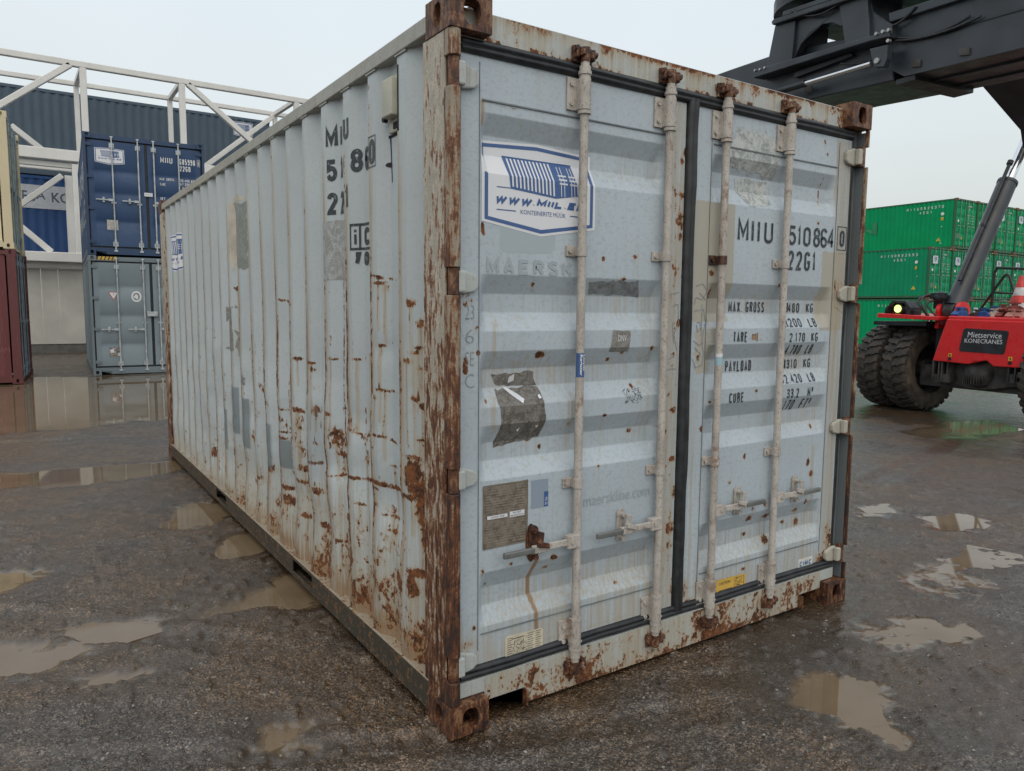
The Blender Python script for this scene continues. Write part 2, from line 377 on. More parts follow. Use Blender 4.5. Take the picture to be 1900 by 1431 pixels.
class Decal:
    def __init__(s): s.parts = []
    def poly(s, pts, m=0, lv=1): s.parts.append(([tuple(p) for p in pts], [list(range(len(pts)))], m, lv)); return s
    def rect(s, u0, u1, v0, v1, m=0, lv=1): return s.poly([(u0, v0), (u1, v0), (u1, v1), (u0, v1)], m, lv)
    def line(s, a, b, w, m=0, lv=1):
        d = np.array(b)-np.array(a); d = d/np.linalg.norm(d); n = np.array([-d[1], d[0]])*w/2; a = np.array(a); b = np.array(b)
        return s.poly([a-n, b-n, b+n, a+n], m, lv)
    def path(s, pts, w, m=0, lv=1):
        for a, b in zip(pts[:-1], pts[1:]): s.line(a, b, w, m, lv)
        return s
    def text(s, t, u0, u1, v0, v1, m=0, lv=1, bold=0.0, shear=0, stripes=False):
        vs, fs = text_tris(t, bold)
        pts = [(u0+(u1-u0)*x+shear*(y-.5)*(v1-v0), v0+(v1-v0)*y) for x, y in vs]
        s.parts.append((pts, fs, m, lv)); return s
    def strip(s, pts, w, m=0, lv=1):
        # one mitred ribbon along pts: no overlapping faces at the corners
        P = [np.array(p, float) for p in pts]; P = [p for i, p in enumerate(P) if i == 0 or np.linalg.norm(p-P[i-1]) > 1e-6]; n = len(P)
        closed = np.linalg.norm(P[0]-P[-1]) < 1e-6; L_, R_ = [], []
        for i in range(n):
            a = P[i]-P[i-1] if i > 0 else (P[0]-P[-2] if closed else None); b = P[i+1]-P[i] if i < n-1 else (P[1]-P[0] if closed else None)
            a = b if a is None else a; b = a if b is None else b; a = a/np.linalg.norm(a); b = b/np.linalg.norm(b)
            t = a+b; ln = np.linalg.norm(t); t = t/ln if ln > .2 else b; nn = np.array([-t[1], t[0]]); k = min(1/max(abs(np.dot(nn, [-b[1], b[0]])), .35), 2.2)
            L_.append(P[i]+nn*k*w/2); R_.append(P[i]-nn*k*w/2)
        s.parts.append(([tuple(p) for p in L_+R_], [[i, i+1, n+i+1, n+i] for i in range(n-1)], m, lv)); return s
    def stext(s, t, u0, u1, v0, v1, m=0, lv=1, w=None, gap=.42, shear=0):
        # condensed stencil lettering drawn with strokes; the box is the outer box of the ink
        tot = sum(_CW.get(c, 1.) for c in t)+gap*(len(t)-1); k = (u1-u0)/tot; w = w or min((v1-v0)*.15, k*.34); u = u0
        for c in t:
            cw = _CW.get(c, 1.)*k
            for j, st_ in enumerate(STROKES.get(c, [])):
                s.strip([(u+w/2+x*max(cw-w, 1e-4)+shear*(y-.5)*(v1-v0), v0+w/2+y*(v1-v0-w)) for x, y in st_], w, m, lv+.15*j)
            u += cw+gap*k
        return s
    def build(s, surf, name, mats, parent, off=.0012, step=.0009):
        M = MB()
        for pts, fs, m, lv in s.parts:
            bm = bmesh.new(); bv = [bm.verts.new((p[0], p[1], 0)) for p in pts]
            for f in fs:
                try: bm.faces.new([bv[i] for i in f])
                except ValueError: pass
            bmesh.ops.triangulate(bm, faces=bm.faces)
            us = [p[0] for p in pts]; vv = [p[1] for p in pts]
            for b in surf.ub:
                if min(us) < b < max(us):
                    bmesh.ops.bisect_plane(bm, geom=bm.verts[:]+bm.edges[:]+bm.faces[:], plane_co=(b, 0, 0), plane_no=(1, 0, 0))
            for b in surf.vb:
                if min(vv) < b < max(vv):
                    bmesh.ops.bisect_plane(bm, geom=bm.verts[:]+bm.edges[:]+bm.faces[:], plane_co=(0, b, 0), plane_no=(0, 1, 0))
            bm.verts.index_update()
            M.add([surf.fn(v.co.x, v.co.y, off+step*lv) for v in bm.verts], [[v.index for v in f.verts] for f in bm.faces], m); bm.free()
        return M.build(name, mats, parent)
def shaky(cx, cz, rx, rz, n=22, amp=.25, seed=0):
    r = random.Random(seed); return [(cx+rx*(1+amp*(r.random()-.5))*math.cos(2*math.pi*i/n), cz+rz*(1+amp*(r.random()-.5))*math.sin(2*math.pi*i/n)) for i in range(n)]
def ragged(pts, step=.02, amp=.006, seed=0):
    r = random.Random(seed); out = []
    for a, b in zip(pts, pts[1:]+pts[:1]):
        a = np.array(a, float); b = np.array(b, float); n = max(1, int(np.linalg.norm(b-a)/step))
        for i in range(n): out.append(tuple(a+(b-a)*i/n+np.array([r.uniform(-amp, amp), r.uniform(-amp, amp)])))
    return out

def draw_logo(D, X, wht=0, blu=1, flat=False):
    """firm's sticker: X(u,v) maps unit square to the surface"""
    P = lambda pts: [X(u, v) for u, v in pts]
    D.poly(P([(0, 0), (.5, -.14), (1, 0), (1, 1), (.5, 1.055), (0, 1)]), wht, 0)
    o = [(.022, .028), (.5, -.105), (.978, .028), (.978, .97), (.5, 1.02), (.022, .97)]
    i = [(.05, .065), (.5, -.055), (.95, .065), (.95, .93), (.5, .975), (.05, .93)]
    for k in range(6):
        D.poly(P([o[k], o[(k+1) % 6], i[(k+1) % 6], i[k]]), blu, 1)
    D.poly(P([(.20, .85), (.81, .85), (.83, .425), (.63, .366), (.235, .43)]), blu, 1)
    for s in range(12):
        a = .232+s*.0325; D.poly(P([(a, .825), (a+.014, .825), (a+.03, .455-s*.0055), (a+.016, .458-s*.0055)]), wht, 2)
    for a in (.665, .695, .76, .788): D.poly(P([(a, .80), (a+.006, .80), (a+.018, .40), (a+.012, .40)]), wht, 2)
    for v in (.665, .61, .555):
        D.poly(P([(.66, v), (.735, v), (.735, v+.022), (.66, v+.022)]), wht, 2); D.poly(P([(.757, v), (.825, v), (.825, v+.022), (.757, v+.022)]), wht, 2)
    D.poly(P([(.12, .43), (.235, .43), (.235, .442), (.12, .442)]), blu, 1); D.poly(P([(.83, .425), (.92, .425), (.92, .437), (.83, .437)]), blu, 1)
    x0, z0 = X(.11, .235); x1, z1 = X(.90, .335)
    D.stext('WWW.MIIL.EE', x0, x1, z0, z1, blu, 1, w=(z1-z0)*.33, shear=.3, gap=.22)
    if not flat:
        x0, z0 = X(.32, .125); x1, z1 = X(.72, .195); D.text('KONTEINERITE MÜÜK', x0, x1, z0, z1, blu, 1, bold=.0)
        D.poly(P([(.12, .15), (.28, .15), (.28, .163), (.12, .163)]), blu, 1); D.poly(P([(.76, .15), (.92, .15), (.92, .163), (.76, .163)]), blu, 1)

# ================================================================== GROUND
def ground_base(x, y): return -.6*(1-np.exp(-np.maximum(x-2.5, 0)/20.))
PUD = [  # outlines on the ground, read off the photo; (pixels, water drop below the base level, depth)
    [(-260, 697), (0, 700), (173, 698), (330, 694), (330, 772), (250, 780), (165, 792), (60, 799), (-260, 822)],
    [(-120, 884), (0, 878), (180, 866), (350, 850), (420, 846), (395, 858), (340, 872), (210, 888), (90, 900), (0, 905), (-120, 915)],
    [(312, 966), (322, 940), (368, 928), (432, 930), (452, 950), (424, 962), (396, 974), (340, 974)],
    [(394, 1022), (418, 995), (470, 988), (506, 1002), (500, 1020), (448, 1036), (404, 1034)],
    [(436, 1118), (484, 1076), (526, 1060), (572, 1062), (612, 1092), (594, 1112), (550, 1126), (478, 1124), (380, 1146), (350, 1148), (380, 1134)],
    [(-100, 1075), (0, 1063), (60, 1053), (88, 1060), (58, 1082), (28, 1096), (-20, 1112), (-100, 1120)],
    [(-60, 1204), (60, 1184), (180, 1158), (334, 1128), (330, 1152), (215, 1186), (140, 1216), (80, 1246), (-60, 1284)],
    [(150, 1258), (215, 1244), (292, 1234), (290, 1248), (225, 1262), (160, 1266)],
    [(474, 1374), (498, 1354), (542, 1350), (536, 1366), (500, 1382)],
    [(1665, 1072), (1700, 1046), (1740, 1034), (1790, 1026), (1860, 1040), (1868, 1050), (1812, 1060), (1826, 1106), (1770, 1110), (1700, 1092)],
    [(1575, 1150), (1640, 1142), (1740, 1146), (1812, 1158), (1812, 1172), (1730, 1182), (1660, 1196), (1590, 1178)],
    [(1450, 1300), (1478, 1262), (1545, 1246), (1600, 1262), (1646, 1296), (1622, 1322), (1570, 1330), (1500, 1322)],
    [(1540, 1335), (1620, 1328), (1690, 1370), (1700, 1392), (1640, 1386), (1570, 1362)],
    [(1688, 800), (1760, 786), (1830, 784), (1880, 798), (1800, 812), (1720, 812)],
    [(1590, 942), (1640, 936), (1650, 948), (1600, 956)],
    [(1720, 960), (1780, 955), (1830, 966), (1800, 980), (1740, 978)],
]
def to_ground(px):
    z = 0.0
    for _ in range(6):
        p = atZ(px, z); z = float(ground_base(p[0], p[1]))
    return p
PW = []
for pg in PUD:
    pts = np.array([to_ground(q)[:2] for q in pg]); PW.append(pts)
def poly_sdf(X, Y, P):
    d = np.full(X.shape, 1e9); inside = np.zeros(X.shape, bool)
    for (x0, y0), (x1, y1) in zip(P, np.roll(P, -1, 0)):
        ex, ey = x1-x0, y1-y0; L = ex*ex+ey*ey
        t = np.clip(((X-x0)*ex+(Y-y0)*ey)/L, 0, 1); d = np.minimum(d, np.hypot(X-x0-t*ex, Y-y0-t*ey))
        c = ((y0 > Y) != (y1 > Y)) & (X < (x1-x0)*(Y-y0)/(y1-y0+1e-12)+x0); inside ^= c
    return np.where(inside, -d, d)
def ground_h(X, Y, want_wet=False):
    dist = np.hypot(X-CP[0], Y-CP[1])
    h = ground_base(X, Y)
    h = h+(fbm(X*1.1, Y*1.1, 3, 5)-.5)*.020+(fbm(X*6, Y*6, 3, 9)-.5)*.012
    near = sstep(14, 4, dist)
    h = h+(fbm(X*24, Y*24, 2, 3)-.5)*.009*near+(vnoise(X*62, Y*62, 8)-.5)*.007*sstep(8, 2.5, dist)+.012*sstep(.70, .9, vnoise(X*17, Y*17, 88))*near
    # tyre ruts pressed into the gravel
    for k, (ax, ay, bx, by, wd) in enumerate(RUTS):
        L = math.hypot(bx-ax, by-ay); ux, uy = (bx-ax)/L, (by-ay)/L
        s = (X-ax)*ux+(Y-ay)*uy; t = -(X-ax)*uy+(Y-ay)*ux+.12*np.sin(s*.8+k)
        m = sstep(wd, wd*.45, np.abs(t))*sstep(-.6, .4, s)*sstep(L+.6, L-.4, s)
        rim = np.exp(-((np.abs(t)-wd*1.1)/.05)**2)*sstep(-.3, .4, s)*sstep(L+.3, L-.4, s)
        h = h-.012*m+.009*rim+.004*m*np.sin(s*58+np.abs(t)*26)
    wob = (fbm(X*3.2, Y*3.2, 3, 21)-.5); wet = np.zeros(X.shape)
    hf = (fbm(X*9, Y*9, 3, 61)-.5)
    for ip, P in enumerate(PW):
        c = P.mean(0); rad = np.hypot(*(P-c).T).max()+1.0
        sel = np.hypot(X-c[0], Y-c[1]) < rad
        if not sel.any(): continue
        sd = poly_sdf(X[sel], Y[sel], P)
        sc_ = max(.06, .10*rad)
        sc_ = min(sc_, .30); k = sstep(sc_, -sc_, sd+wob[sel]*sc_*1.5)
        h[sel] -= (.021 if ip in (5, 6, 7, 9, 10, 12, 13) else .030)*k+(h[sel]-ground_base(X[sel], Y[sel]))*k*(.1 if ip in (5, 6, 7, 9, 10, 12) else .4)-hf[sel]*k*(.022 if ip in (5, 6, 7, 9, 10, 12) else .008)
        near_ = sstep(.35, -.05, sd+wob[sel]*.3); wet[sel] = np.maximum(wet[sel], near_*(.45+.55*sstep(.014, -.002, h[sel]-ground_base(X[sel], Y[sel])+.0135)))
    big = sstep(.50, .66, fbm(X*.45+3, Y*.45, 4, 301)+.35*(fbm(X*5, Y*5, 3, 303)-.5)); rut_ = sstep(-.001, -.009, h-ground_base(X, Y)-(fbm(X*1.1, Y*1.1, 3, 5)-.5)*.020)
    wet = np.maximum(wet, np.clip(big*.55+rut_*.30, 0, .62))
    return (h, wet) if want_wet else h
RUTS = [(-2.2, 1.2, 1.0, -.35, .10), (-2.8, .5, .5, -1.0, .10), (-3.5, 4.2, -.4, 1.0, .13), (4.2, 2.2, 5.2, -1.2, .13), (3.4, -1.2, 6.5, .8, .12), (5.5, 1.5, 9.5, 2.9, .16), (-5, 9, .0, 7.4, .14)]
# fan-shaped fine sheet seen by the camera (and well to both sides of it)
na, nr = 1000, 1050
ang = np.linspace(YAW-R(80), YAW+R(80), na)
rad = np.concatenate([[.05], .75*(70/.75)**(np.linspace(0, 1, nr))])
A, D_ = np.meshgrid(ang, rad)
GX = CP[0]+D_*np.sin(A); GY = CP[1]+D_*np.cos(A)
GH, GWET = ground_h(GX, GY, True)
def ground_mat():
    k = NT('wet_gravel_ground')
    g1 = k.voro(150); g2 = k.voro(55); g3 = k.voro(280)
    n = k.noise(.9, 6, .6); n2 = k.noise(4.5, 6, .65); n3 = k.noise(14, 6, .7); fn = k.noise(190, 4, .75)
    c = k.mix(k.rng(n, .44, .62), (.088, .056, .031), (.066, .054, .044))          # brown mud to grey grit
    c = k.mix(k.rng(n2, .46, .64, 0, .6), c, (.036, .024, .014))
    def chan(v, i):
        sc = k.t.nodes.new('ShaderNodeSeparateColor'); k.put(sc.inputs[0], v.outputs['Color']); return sc.outputs[i]
    grain = k.math('ADD', .30, k.math('MULTIPLY', k.math('POWER', chan(g1, 0), 2.6), 2.6))
    grain3 = k.math('ADD', .6, k.math('MULTIPLY', chan(g3, 0), .8))
    grain = k.math('MULTIPLY', grain, grain3)
    wet = k.attr('wet'); grit = k.math('MULTIPLY', k.rng(n3, .34, .56, .45, 1), k.rng(wet, .15, .95, 1, .12))                                                 # muddy film hides the grains in places
    grain = k.math('ADD', k.math('MULTIPLY', grain, grit), k.math('SUBTRACT', 1.0, grit))
    sc = k.t.nodes.new('ShaderNodeVectorMath'); sc.operation = 'SCALE'; k.put(sc.inputs[0], c); k.put(sc.inputs['Scale'], grain); c = sc.outputs[0]
    c = k.mix(k.math('MULTIPLY', k.rng(chan(g2, 0), .965, .975), k.rng(g2.outputs[0], .42, .25)), c, (.22, .20, .175))
    c = k.mix(k.rng(wet, .1, .55, 0, .45), c, (.034, .023, .014)); c = k.mix(k.rng(wet, .70, 1.0, 0, .9), c, (.125, .088, .053))
    hgt = k.math('ADD', k.math('MULTIPLY', k.math('SUBTRACT', 1.0, g1.outputs[0]), .55), k.math('MULTIPLY', k.math('SUBTRACT', 1.0, g2.outputs[0]), .6))
    hgt = k.math('ADD', hgt, k.math('MULTIPLY', k.math('SUBTRACT', 1.0, g3.outputs[0]), .3))
    k.bump(k.math('ADD', k.math('MULTIPLY', hgt, grit), k.math('MULTIPLY', k.math('MULTIPLY', fn, .4), k.rng(wet, .3, 1., 1, .05))), .85, .0055)
    ro = k.rng(k.math('ADD', k.math('MULTIPLY', n2, .5), k.math('MULTIPLY', fn, .5)), .35, .62, .17, .36)
    k.b.inputs['IOR'].default_value = 1.5
    return k.out(c, k.math('MULTIPLY', ro, k.rng(wet, .2, 1., 1, .2)), 0, .75)
M_ground = ground_mat()
go = grid_mesh('ground', np.stack([GX, GY, GH], -1), M_ground, None, {'wet': GWET}, smooth=True); tag(go, kind='structure')
# coarse sheet out to the horizon, just under the fine one
gx = np.concatenate([[-900, -300], np.arange(-100, 101, 2.5), [300, 900]]); gy = gx
GX2, GY2 = np.meshgrid(gx, gy); GZ2 = ground_base(GX2, GY2)-.075-.1*((np.abs(GX2) > 120) | (np.abs(GY2) > 120))
tag(grid_mesh('ground', np.stack([GX2, GY2, GZ2], -1), M_ground, None, smooth=True), kind='structure')
def water_mat():
    k = NT('muddy_puddle_water'); n = k.noise(2.5, 4)
    k.b.inputs['IOR'].default_value = 1.33
    k.bump(k.noise(7, 2), .03, .004)
    return k.out(k.mix(k.rng(n, .3, .7), (.135, .095, .057), (.170, .126, .080)), .035, 0, .5)
M_water = water_mat()
for i, P in enumerate(PW):
    c = P.mean(0); rd = np.hypot(*(P-c).T).mean()
    Q = c+(P-c)*(1+min(.45, .22/max(rd, .3))); g = float(ground_base(c[0], c[1]))-.0004*(i % 5)
    bm = MB(); bm.prism([tuple(q) for q in Q], 2, g-.030, g-.0145)
    tag(bm.build('puddle', M_water), kind='structure')
# loose stones
def gravel():
    M = MB(); base = MB().ball((0, 0, 0), 1, 0, 6, 4); bv = np.array(base.v)
    n = 6500
    d = 1.2+10*rng.rand(n)**1.5; a = YAW+R(44)*(rng.rand(n)*2-1)
    X = CP[0]+d*np.sin(a); Y = CP[1]+d*np.cos(a); Z = ground_h(X[None], Y[None])[0]
    for i in range(n):
        if -.05 < X[i] < 2.5 and -.02 < Y[i] < 6.1: continue
        s = .0018+.0048*rng.rand()**3; th = rng.rand()*6.28
        v = bv*(1+.5*(rng.rand(len(bv), 1)-.5))*[s*1.25, s*.95, s*.6]
        v = np.stack([v[:, 0]*math.cos(th)-v[:, 1]*math.sin(th)+X[i], v[:, 0]*math.sin(th)+v[:, 1]*math.cos(th)+Y[i], v[:, 2]+Z[i]+s*.25], -1)
        M.add(v, base.f, int(rng.rand() < .3))
    o = M.build('gravel', [simple('grey_stone', (.13, .12, .11), .45, scale=3), simple('pale_stone', (.26, .245, .22), .5, scale=3)])
    tag(o, 'loose wet grey gravel stones scattered over the muddy yard', 'gravel', kind='stuff')
gravel()

# ================================================================== MAIN CONTAINER
L, W, H = 6.058, 2.438, 2.591
main = thing('shipping_container', 'large rusty pale grey shipping container filling the middle of the yard, doors closed', 'shipping container')

def hole_plate(mb, o, u, v, n, w_, h_, cx, cy, a, b, t, p=.72):
    o, u, v, n = map(np.array, (o, u, v, n)); o = o.astype(float)
    A_ = sorted(set([2*math.pi*i/28 for i in range(28)]+[math.atan2(yy-cy, xx-cx) % (2*math.pi) for xx in (0, w_) for yy in (0, h_)]))
    hp, op = [], []
    for t_ in A_:
        c, s = math.cos(t_), math.sin(t_)
        hp.append((cx+a*math.copysign(abs(c)**p, c), cy+b*math.copysign(abs(s)**p, s)))
        k = min((w_-cx)/c if c > 1e-9 else (-cx/c if c < -1e-9 else 1e9), (h_-cy)/s if s > 1e-9 else (-cy/s if s < -1e-9 else 1e9))
        op.append((cx+k*c, cy+k*s))
    N = len(A_); vs = []
    for pts, dd in ((hp, 0), (op, 0), (hp, t), (op, t)):
        vs += [o+u*x+v*y-n*dd for x, y in pts]
    fs = []
    for i in range(N):
        j = (i+1) % N
        fs += [(i, j, N+j, N+i), (2*N+i, 3*N+i, 3*N+j, 2*N+j), (i, 2*N+i, 2*N+j, j), (N+i, N+j, 3*N+j, 3*N+i)]
    mb.add(vs, fs)
def casting(corner, sx, sy, sz, dx=.162, dy=.178, dz=.118, t=.026):
    """corner casting with its outer corner at `corner`, body towards (sx, sy, sz)"""
    m = MB(); c = np.array(corner, float); X = np.array([sx, 0, 0.]); Y = np.array([0, sy, 0.]); Z = np.array([0, 0, sz*1.])
    hole_plate(m, c, X, Z, -Y, dx, dz, dx*.52, dz*.5, .033, .041, t)            # end face
    hole_plate(m, c+Y*t*1.002, Y, Z, -X, dy-t, dz, dy*.46-t*.6, dz*.5, .025, .039, t)      # side face
    hole_plate(m, c+X*t*1.002+Y*t*1.002, X, Y, -Z, dx-t, dy-t, dx*.45, dy*.45, .030, .058, t)   # top / bottom face
    q = lambda a, b: sorted((a, b))
    x0, x1 = q(c[0]+sx*(dx-.014), c[0]+sx*dx); y0, y1 = q(c[1]+sy*t*1.01, c[1]+sy*dy); z0, z1 = q(c[2]+sz*t*1.01, c[2]+sz*dz)
    m.box(x0, x1, y0, y1, z0, z1)
    x0b, x1b = q(c[0]+sx*t*1.01, c[0]+sx*(dx-.0142)); y0b, y1b = q(c[1]+sy*(dy-.014), c[1]+sy*dy)
    m.box(x0b, x1b, y0b, y1b, z0, z1)
    z0c, z1c = q(c[2]+sz*(dz-.014), c[2]+sz*dz*.999); y0d, y1d = q(c[1]+sy*t*1.01, c[1]+sy*(dy-.0142))
    m.box(x0b, x1b, y0d, y1d, z0c, z1c)
    return m
for (x, sx) in ((0, 1), (W, -1)):
    for (y, sy) in ((0, 1), (L, -1)):
        for (z, sz) in ((0, 1), (H, -1)):
            casting((x, y, z), sx, sy, sz).build('corner_casting', M_castlow if z == 0 else M_cast, main, bevel=.004)

HZ = [(.214, .296), (.909, .987), (1.604, 1.687), (2.294, 2.381)]     # hinge heights
# -- corner posts (door end): side plate, rounded bar cut away at each hinge
for side in (0, 1):
    mx = (lambda x: x) if side == 0 else (lambda x: W-x)
    m = MB()
    def bx(x0, x1, y0, y1, z0, z1):
        a, b = sorted((mx(x0), mx(x1))); m.box(a, b, y0, y1, z0, z1)
    bx(.003, .013, .048, .205, .119, 2.472); bx(.0132, .05, .193, .2048, .119, 2.472)
    bx(.030, .040, .102, .192, .119, 2.472)
    zs = [.119]+[v for p in HZ for v in (p[0]-.006, p[1]+.006)]+[2.472]
    for z0, z1 in zip(zs[::2], zs[1::2]):
        # rounded bar
        pts = [(.002, .052), (.002, .022), (.006, .010), (.016, .003), (.030, .001), (.042, .006), (.050, .018), (.052, .052)] if side == 0 else [(.002, .022), (.002, .010), (.005, .003), (.010, .001), (.015, .004), (.0165, .012), (.0165, .022)]
        mb_ = MB(); mb_.prism([(mx(a), b_) for a, b_ in pts], 2, z0, z1); mb_.build('hinge_bar', M_bar, main, bevel=.003)
    m.build('corner_post', M_post, main, bevel=.002)
    m = MB(); bx(.004, .05, .012+L-.21, L-.012, .119, 2.472); m.build('corner_post', M_post, main, bevel=.004)
    if side == 1:
        m = MB(); m.box(W-.062, W-.0195, .066, .10, .12, 2.46); m.box(W-.019, W-.004, .0225, .0655, .12, 2.46); m.build('post_channel', painted('channel_grey_paint', (.13, .15, .16), .45, rust=.12, dirt=.6, dirtcol=(.08, .05, .03), stn=.3), main)

# -- side wall profile
Y0, PIT, FL, SLP = .360, .280, .072, .068
XO, XI = .010, .046
def Xs(y, z=None):
    y = np.asarray(y, float); t = (y-(Y0-SLP)) % PIT
    x = np.where(t < SLP, XI-(XI-XO)*t/SLP, np.where(t < SLP+FL, XO, np.where(t < 2*SLP+FL, XO+(XI-XO)*(t-SLP-FL)/SLP, XI)))
    return np.where((y < Y0-SLP) | (y > 5.81), XI, x)
YB = []
k = 0
while Y0+k*PIT+FL+SLP < 5.83:
    a = Y0+k*PIT; YB += [a-SLP, a, a+FL, a+FL+SLP]; k += 1
NRIB = k
def side_fn(u, v, off): return (float(Xs(-u))-off, -u, v)
SIDE = Surf(side_fn, ub=[-y for y in YB])
ys = [.206]
while ys[-1] < 5.87: ys.append(ys[-1]+(.0065 if ys[-1] < 2.2 else .012))
ys = np.array(sorted(set([round(y, 4) for y in ys]+[round(y, 4) for y in YB])))
ys = ys[np.concatenate([[True], np.diff(ys) > .0012])]
zs = np.arange(.150, 2.512, .0075)
YY, ZZ = np.meshgrid(ys, zs)
fr = np.zeros_like(YY); fs_ = np.zeros_like(YY); fp = np.zeros_like(YY); ftch = np.zeros_like(YY)
def gpaint(F, U, V, cu, cv, ru, rv, s):
    d = np.sqrt(((U-cu)/ru)**2+((V-cv)/rv)**2); F[:] = np.maximum(F, s*sstep(1.5, .35, d))
def gline(F, U, V, pts, wd, s):
    for (a, b), (c, d) in zip(pts[:-1], pts[1:]):
        ex, ey = c-a, d-b; L2 = ex*ex+ey*ey+1e-12; t = np.clip(((U-a)*ex+(V-b)*ey)/L2, 0, 1)
        F[:] = np.maximum(F, s*sstep(1.5, .3, np.hypot(U-a-t*ex, V-b-t*ey)/wd))
def S_(px): p = atX(px, .028); return p[1], p[2]
def sb(x, y, rx, ry, s=.62, F=None):
    F = fr if F is None else F
    a = S_((x-rx, y)); b = S_((x+rx, y)); c = S_((x, y)); d = S_((x, y+ry))
    gpaint(F, YY, ZZ, c[0], c[1], abs(a[0]-b[0])/2, abs(c[1]-d[1]), s)
    if F is fr:   # run-off below each spot
        gline(fs_, YY, ZZ, [c, (c[0], c[1]-.10-.25*rng.rand())], .013, .45); gline(fr, YY, ZZ, [c, (c[0]+.006, c[1]-.05-.20*rng.rand())], .0042, .44)
def sl_(pts, wd, s=.62, F=None): gline(fr if F is None else F, YY, ZZ, [S_(p) for p in pts], wd, s)
for a in [(584,674,8,4),(585,686,4,7),(555,666,7,5),(620,666,9,3),(665,667,8,3),(679,659,5,3),(710,641,6,4),(774,646,7,6),(762,670,8,8),(776,685,4,5),(715,725,13,4),(704,738,4,7),(771,740,6,9),(778,755,5,8),(776,818,8,4),
          (768,848,14,5),(768,880,12,40,.75),(774,910,10,25,.8),(778,950,8,35,.8),(781,1000,7,28,.75),(628,815,11,24),(617,768,8,5),(634,845,8,8),(726,867,8,4),(556,759,9,5),(559,786,4,18),(678,850,6,22,.5),(563,870,8,9),(559,893,8,6),
          (774,1064,13,12,.75),(769,1091,8,26,.7),(722,960,12,4),(725,988,10,6),(708,1041,9,7),(734,1076,4,28),(670,935,9,4),(766,1185,12,30,.5),(720,1164,14,8,.55),(599,1047,13,7),(631,1003,10,4),(592,911,8,10),(597,975,7,8),(564,957,5,8),
          (522,757,11,4),(521,775,9,9),(523,810,10,4,.7),(528,903,11,6,.75),(533,927,7,14,.7),(557,763,8,4),(418,740,4,5),(437,795,3,4),(399,840,5,14),(404,815,6,5),(468,815,5,16),(478,885,9,4),(504,870,6,10),(612,700,4,4),(590,762,5,14),(540,880,8,6),
          (655,1110,6,14,.5),(690,1150,8,8,.5),(640,960,4,10),(566,690,4,4),(700,830,4,4),(727,880,4,4),(747,885,10,5),(600,1090,6,12,.5),(700,905,9,4),(775,600,6,10),(766,560,7,14,.55),(708,525,11,4,.7),(714,532,5,12,.5),(770,655,7,5),(700,1010,6,4)]:
    sb(*a)
for pts, wd, s in [([(699,892),(737,913),(783,929)],.014,.72),([(641,887),(660,886),(683,893),(699,892)],.010,.68),([(601,879),(620,884),(638,883)],.008,.62),([(572,857),(597,860)],.011,.7),([(702,807),(716,812),(730,826)],.009,.6),([(652,794),(668,806),(681,811)],.008,.58),
        ([(521,592),(520,640),(522,725)],.030,.58),([(521,556),(531,560),(545,566)],.010,.6),([(480,715),(486,735),(500,750)],.02,.6),([(465,560),(463,640),(468,780)],.014,.55),([(690,510),(727,520)],.010,.6),([(631,480),(632,700),(641,885)],.010,.55),([(681,420),(683,650),(690,790),(696,900)],.008,.5),
        ([(641,885),(643,1010)],.012,.58),([(595,560),(600,700),(607,860)],.010,.5),([(563,560),(566,700),(572,857)],.010,.45),([(734,560),(742,720),(750,900)],.006,.42),([(519,800),(527,800),(540,806)],.01,.6),([(700,990),(736,1170)],.003,.5)]:
    sl_(pts, wd, s)
for kx in range(NRIB):          # rib corners lose their paint: rust lines on the outer flats
    ye = Y0+kx*PIT+FL; wgt = [.52, .64, .68, .64, .58, .56, .62, .56][kx] if kx < 8 else .50
    prof = sstep(.030, .004, np.abs(YY-ye+.004))*(.55+.45*sstep(2.3, 1.2, ZZ))*sstep(.05, .35, ZZ)
    fr = np.maximum(fr, wgt*prof*(.55+.95*(fbm(YY*3+kx, ZZ*7, 4, kx)-.2)))
    y2 = Y0+kx*PIT; fr = np.maximum(fr, .40*sstep(.012, .002, np.abs(YY-y2))*sstep(.46, .62, fbm(YY*2+kx, ZZ*5, 4, 140+kx))*sstep(2.3, 1.2, ZZ)); fr = np.maximum(fr, .44*sstep(.010, .002, np.abs(YY-y2+SLP*.98))*sstep(.48, .64, fbm(YY*2+kx, ZZ*4, 4, 170+kx))*sstep(2.2, 1.0, ZZ))
    fs_ = np.maximum(fs_, .60*sstep(.060, .008, np.abs(YY-ye+.01))*sstep(2.7, 1.9, ZZ)*(.35+fbm(YY*8, ZZ*3, 3, 40+kx)))
    fp = np.maximum(fp, .45*sstep(.03, .006, np.abs(YY-ye+.02))*fbm(YY*5, ZZ*4, 3, 60+kx))
for x in (355, 368, 381, 394, 408, 424, 437):    # row of burnt spots along the ribs
    sb(x, 535, 2.5, 5, .6)
low = sstep(1.15, .12, ZZ); nearw = .55+.45*sstep(5.5, 1.0, YY)
fr = np.maximum(fr, low*nearw*(.21+.36*sstep(.40, .68, fbm(YY*10, ZZ*8, 4, 77))))
fr = np.maximum(fr, sstep(1.5, 1.0, ZZ)*nearw*.42*sstep(.60, .74, fbm(YY*11+9, ZZ*14, 4, 87)))
fs_ = np.maximum(fs_, (low*.42+sstep(.35, .15, ZZ)*.35)*nearw)
fs_ = np.maximum(fs_, .5*sstep(.30, .20, YY)*sstep(2.6, .6, ZZ)+.35*sstep(.31, .27, YY)*sstep(.20, .25, YY))
fs_ = np.maximum(fs_, .55*sstep(.020, .004, np.abs(YY-.262))*sstep(1.6, 2.4, ZZ))
fp = np.maximum(fp, .35*sstep(.7, .1, ZZ))
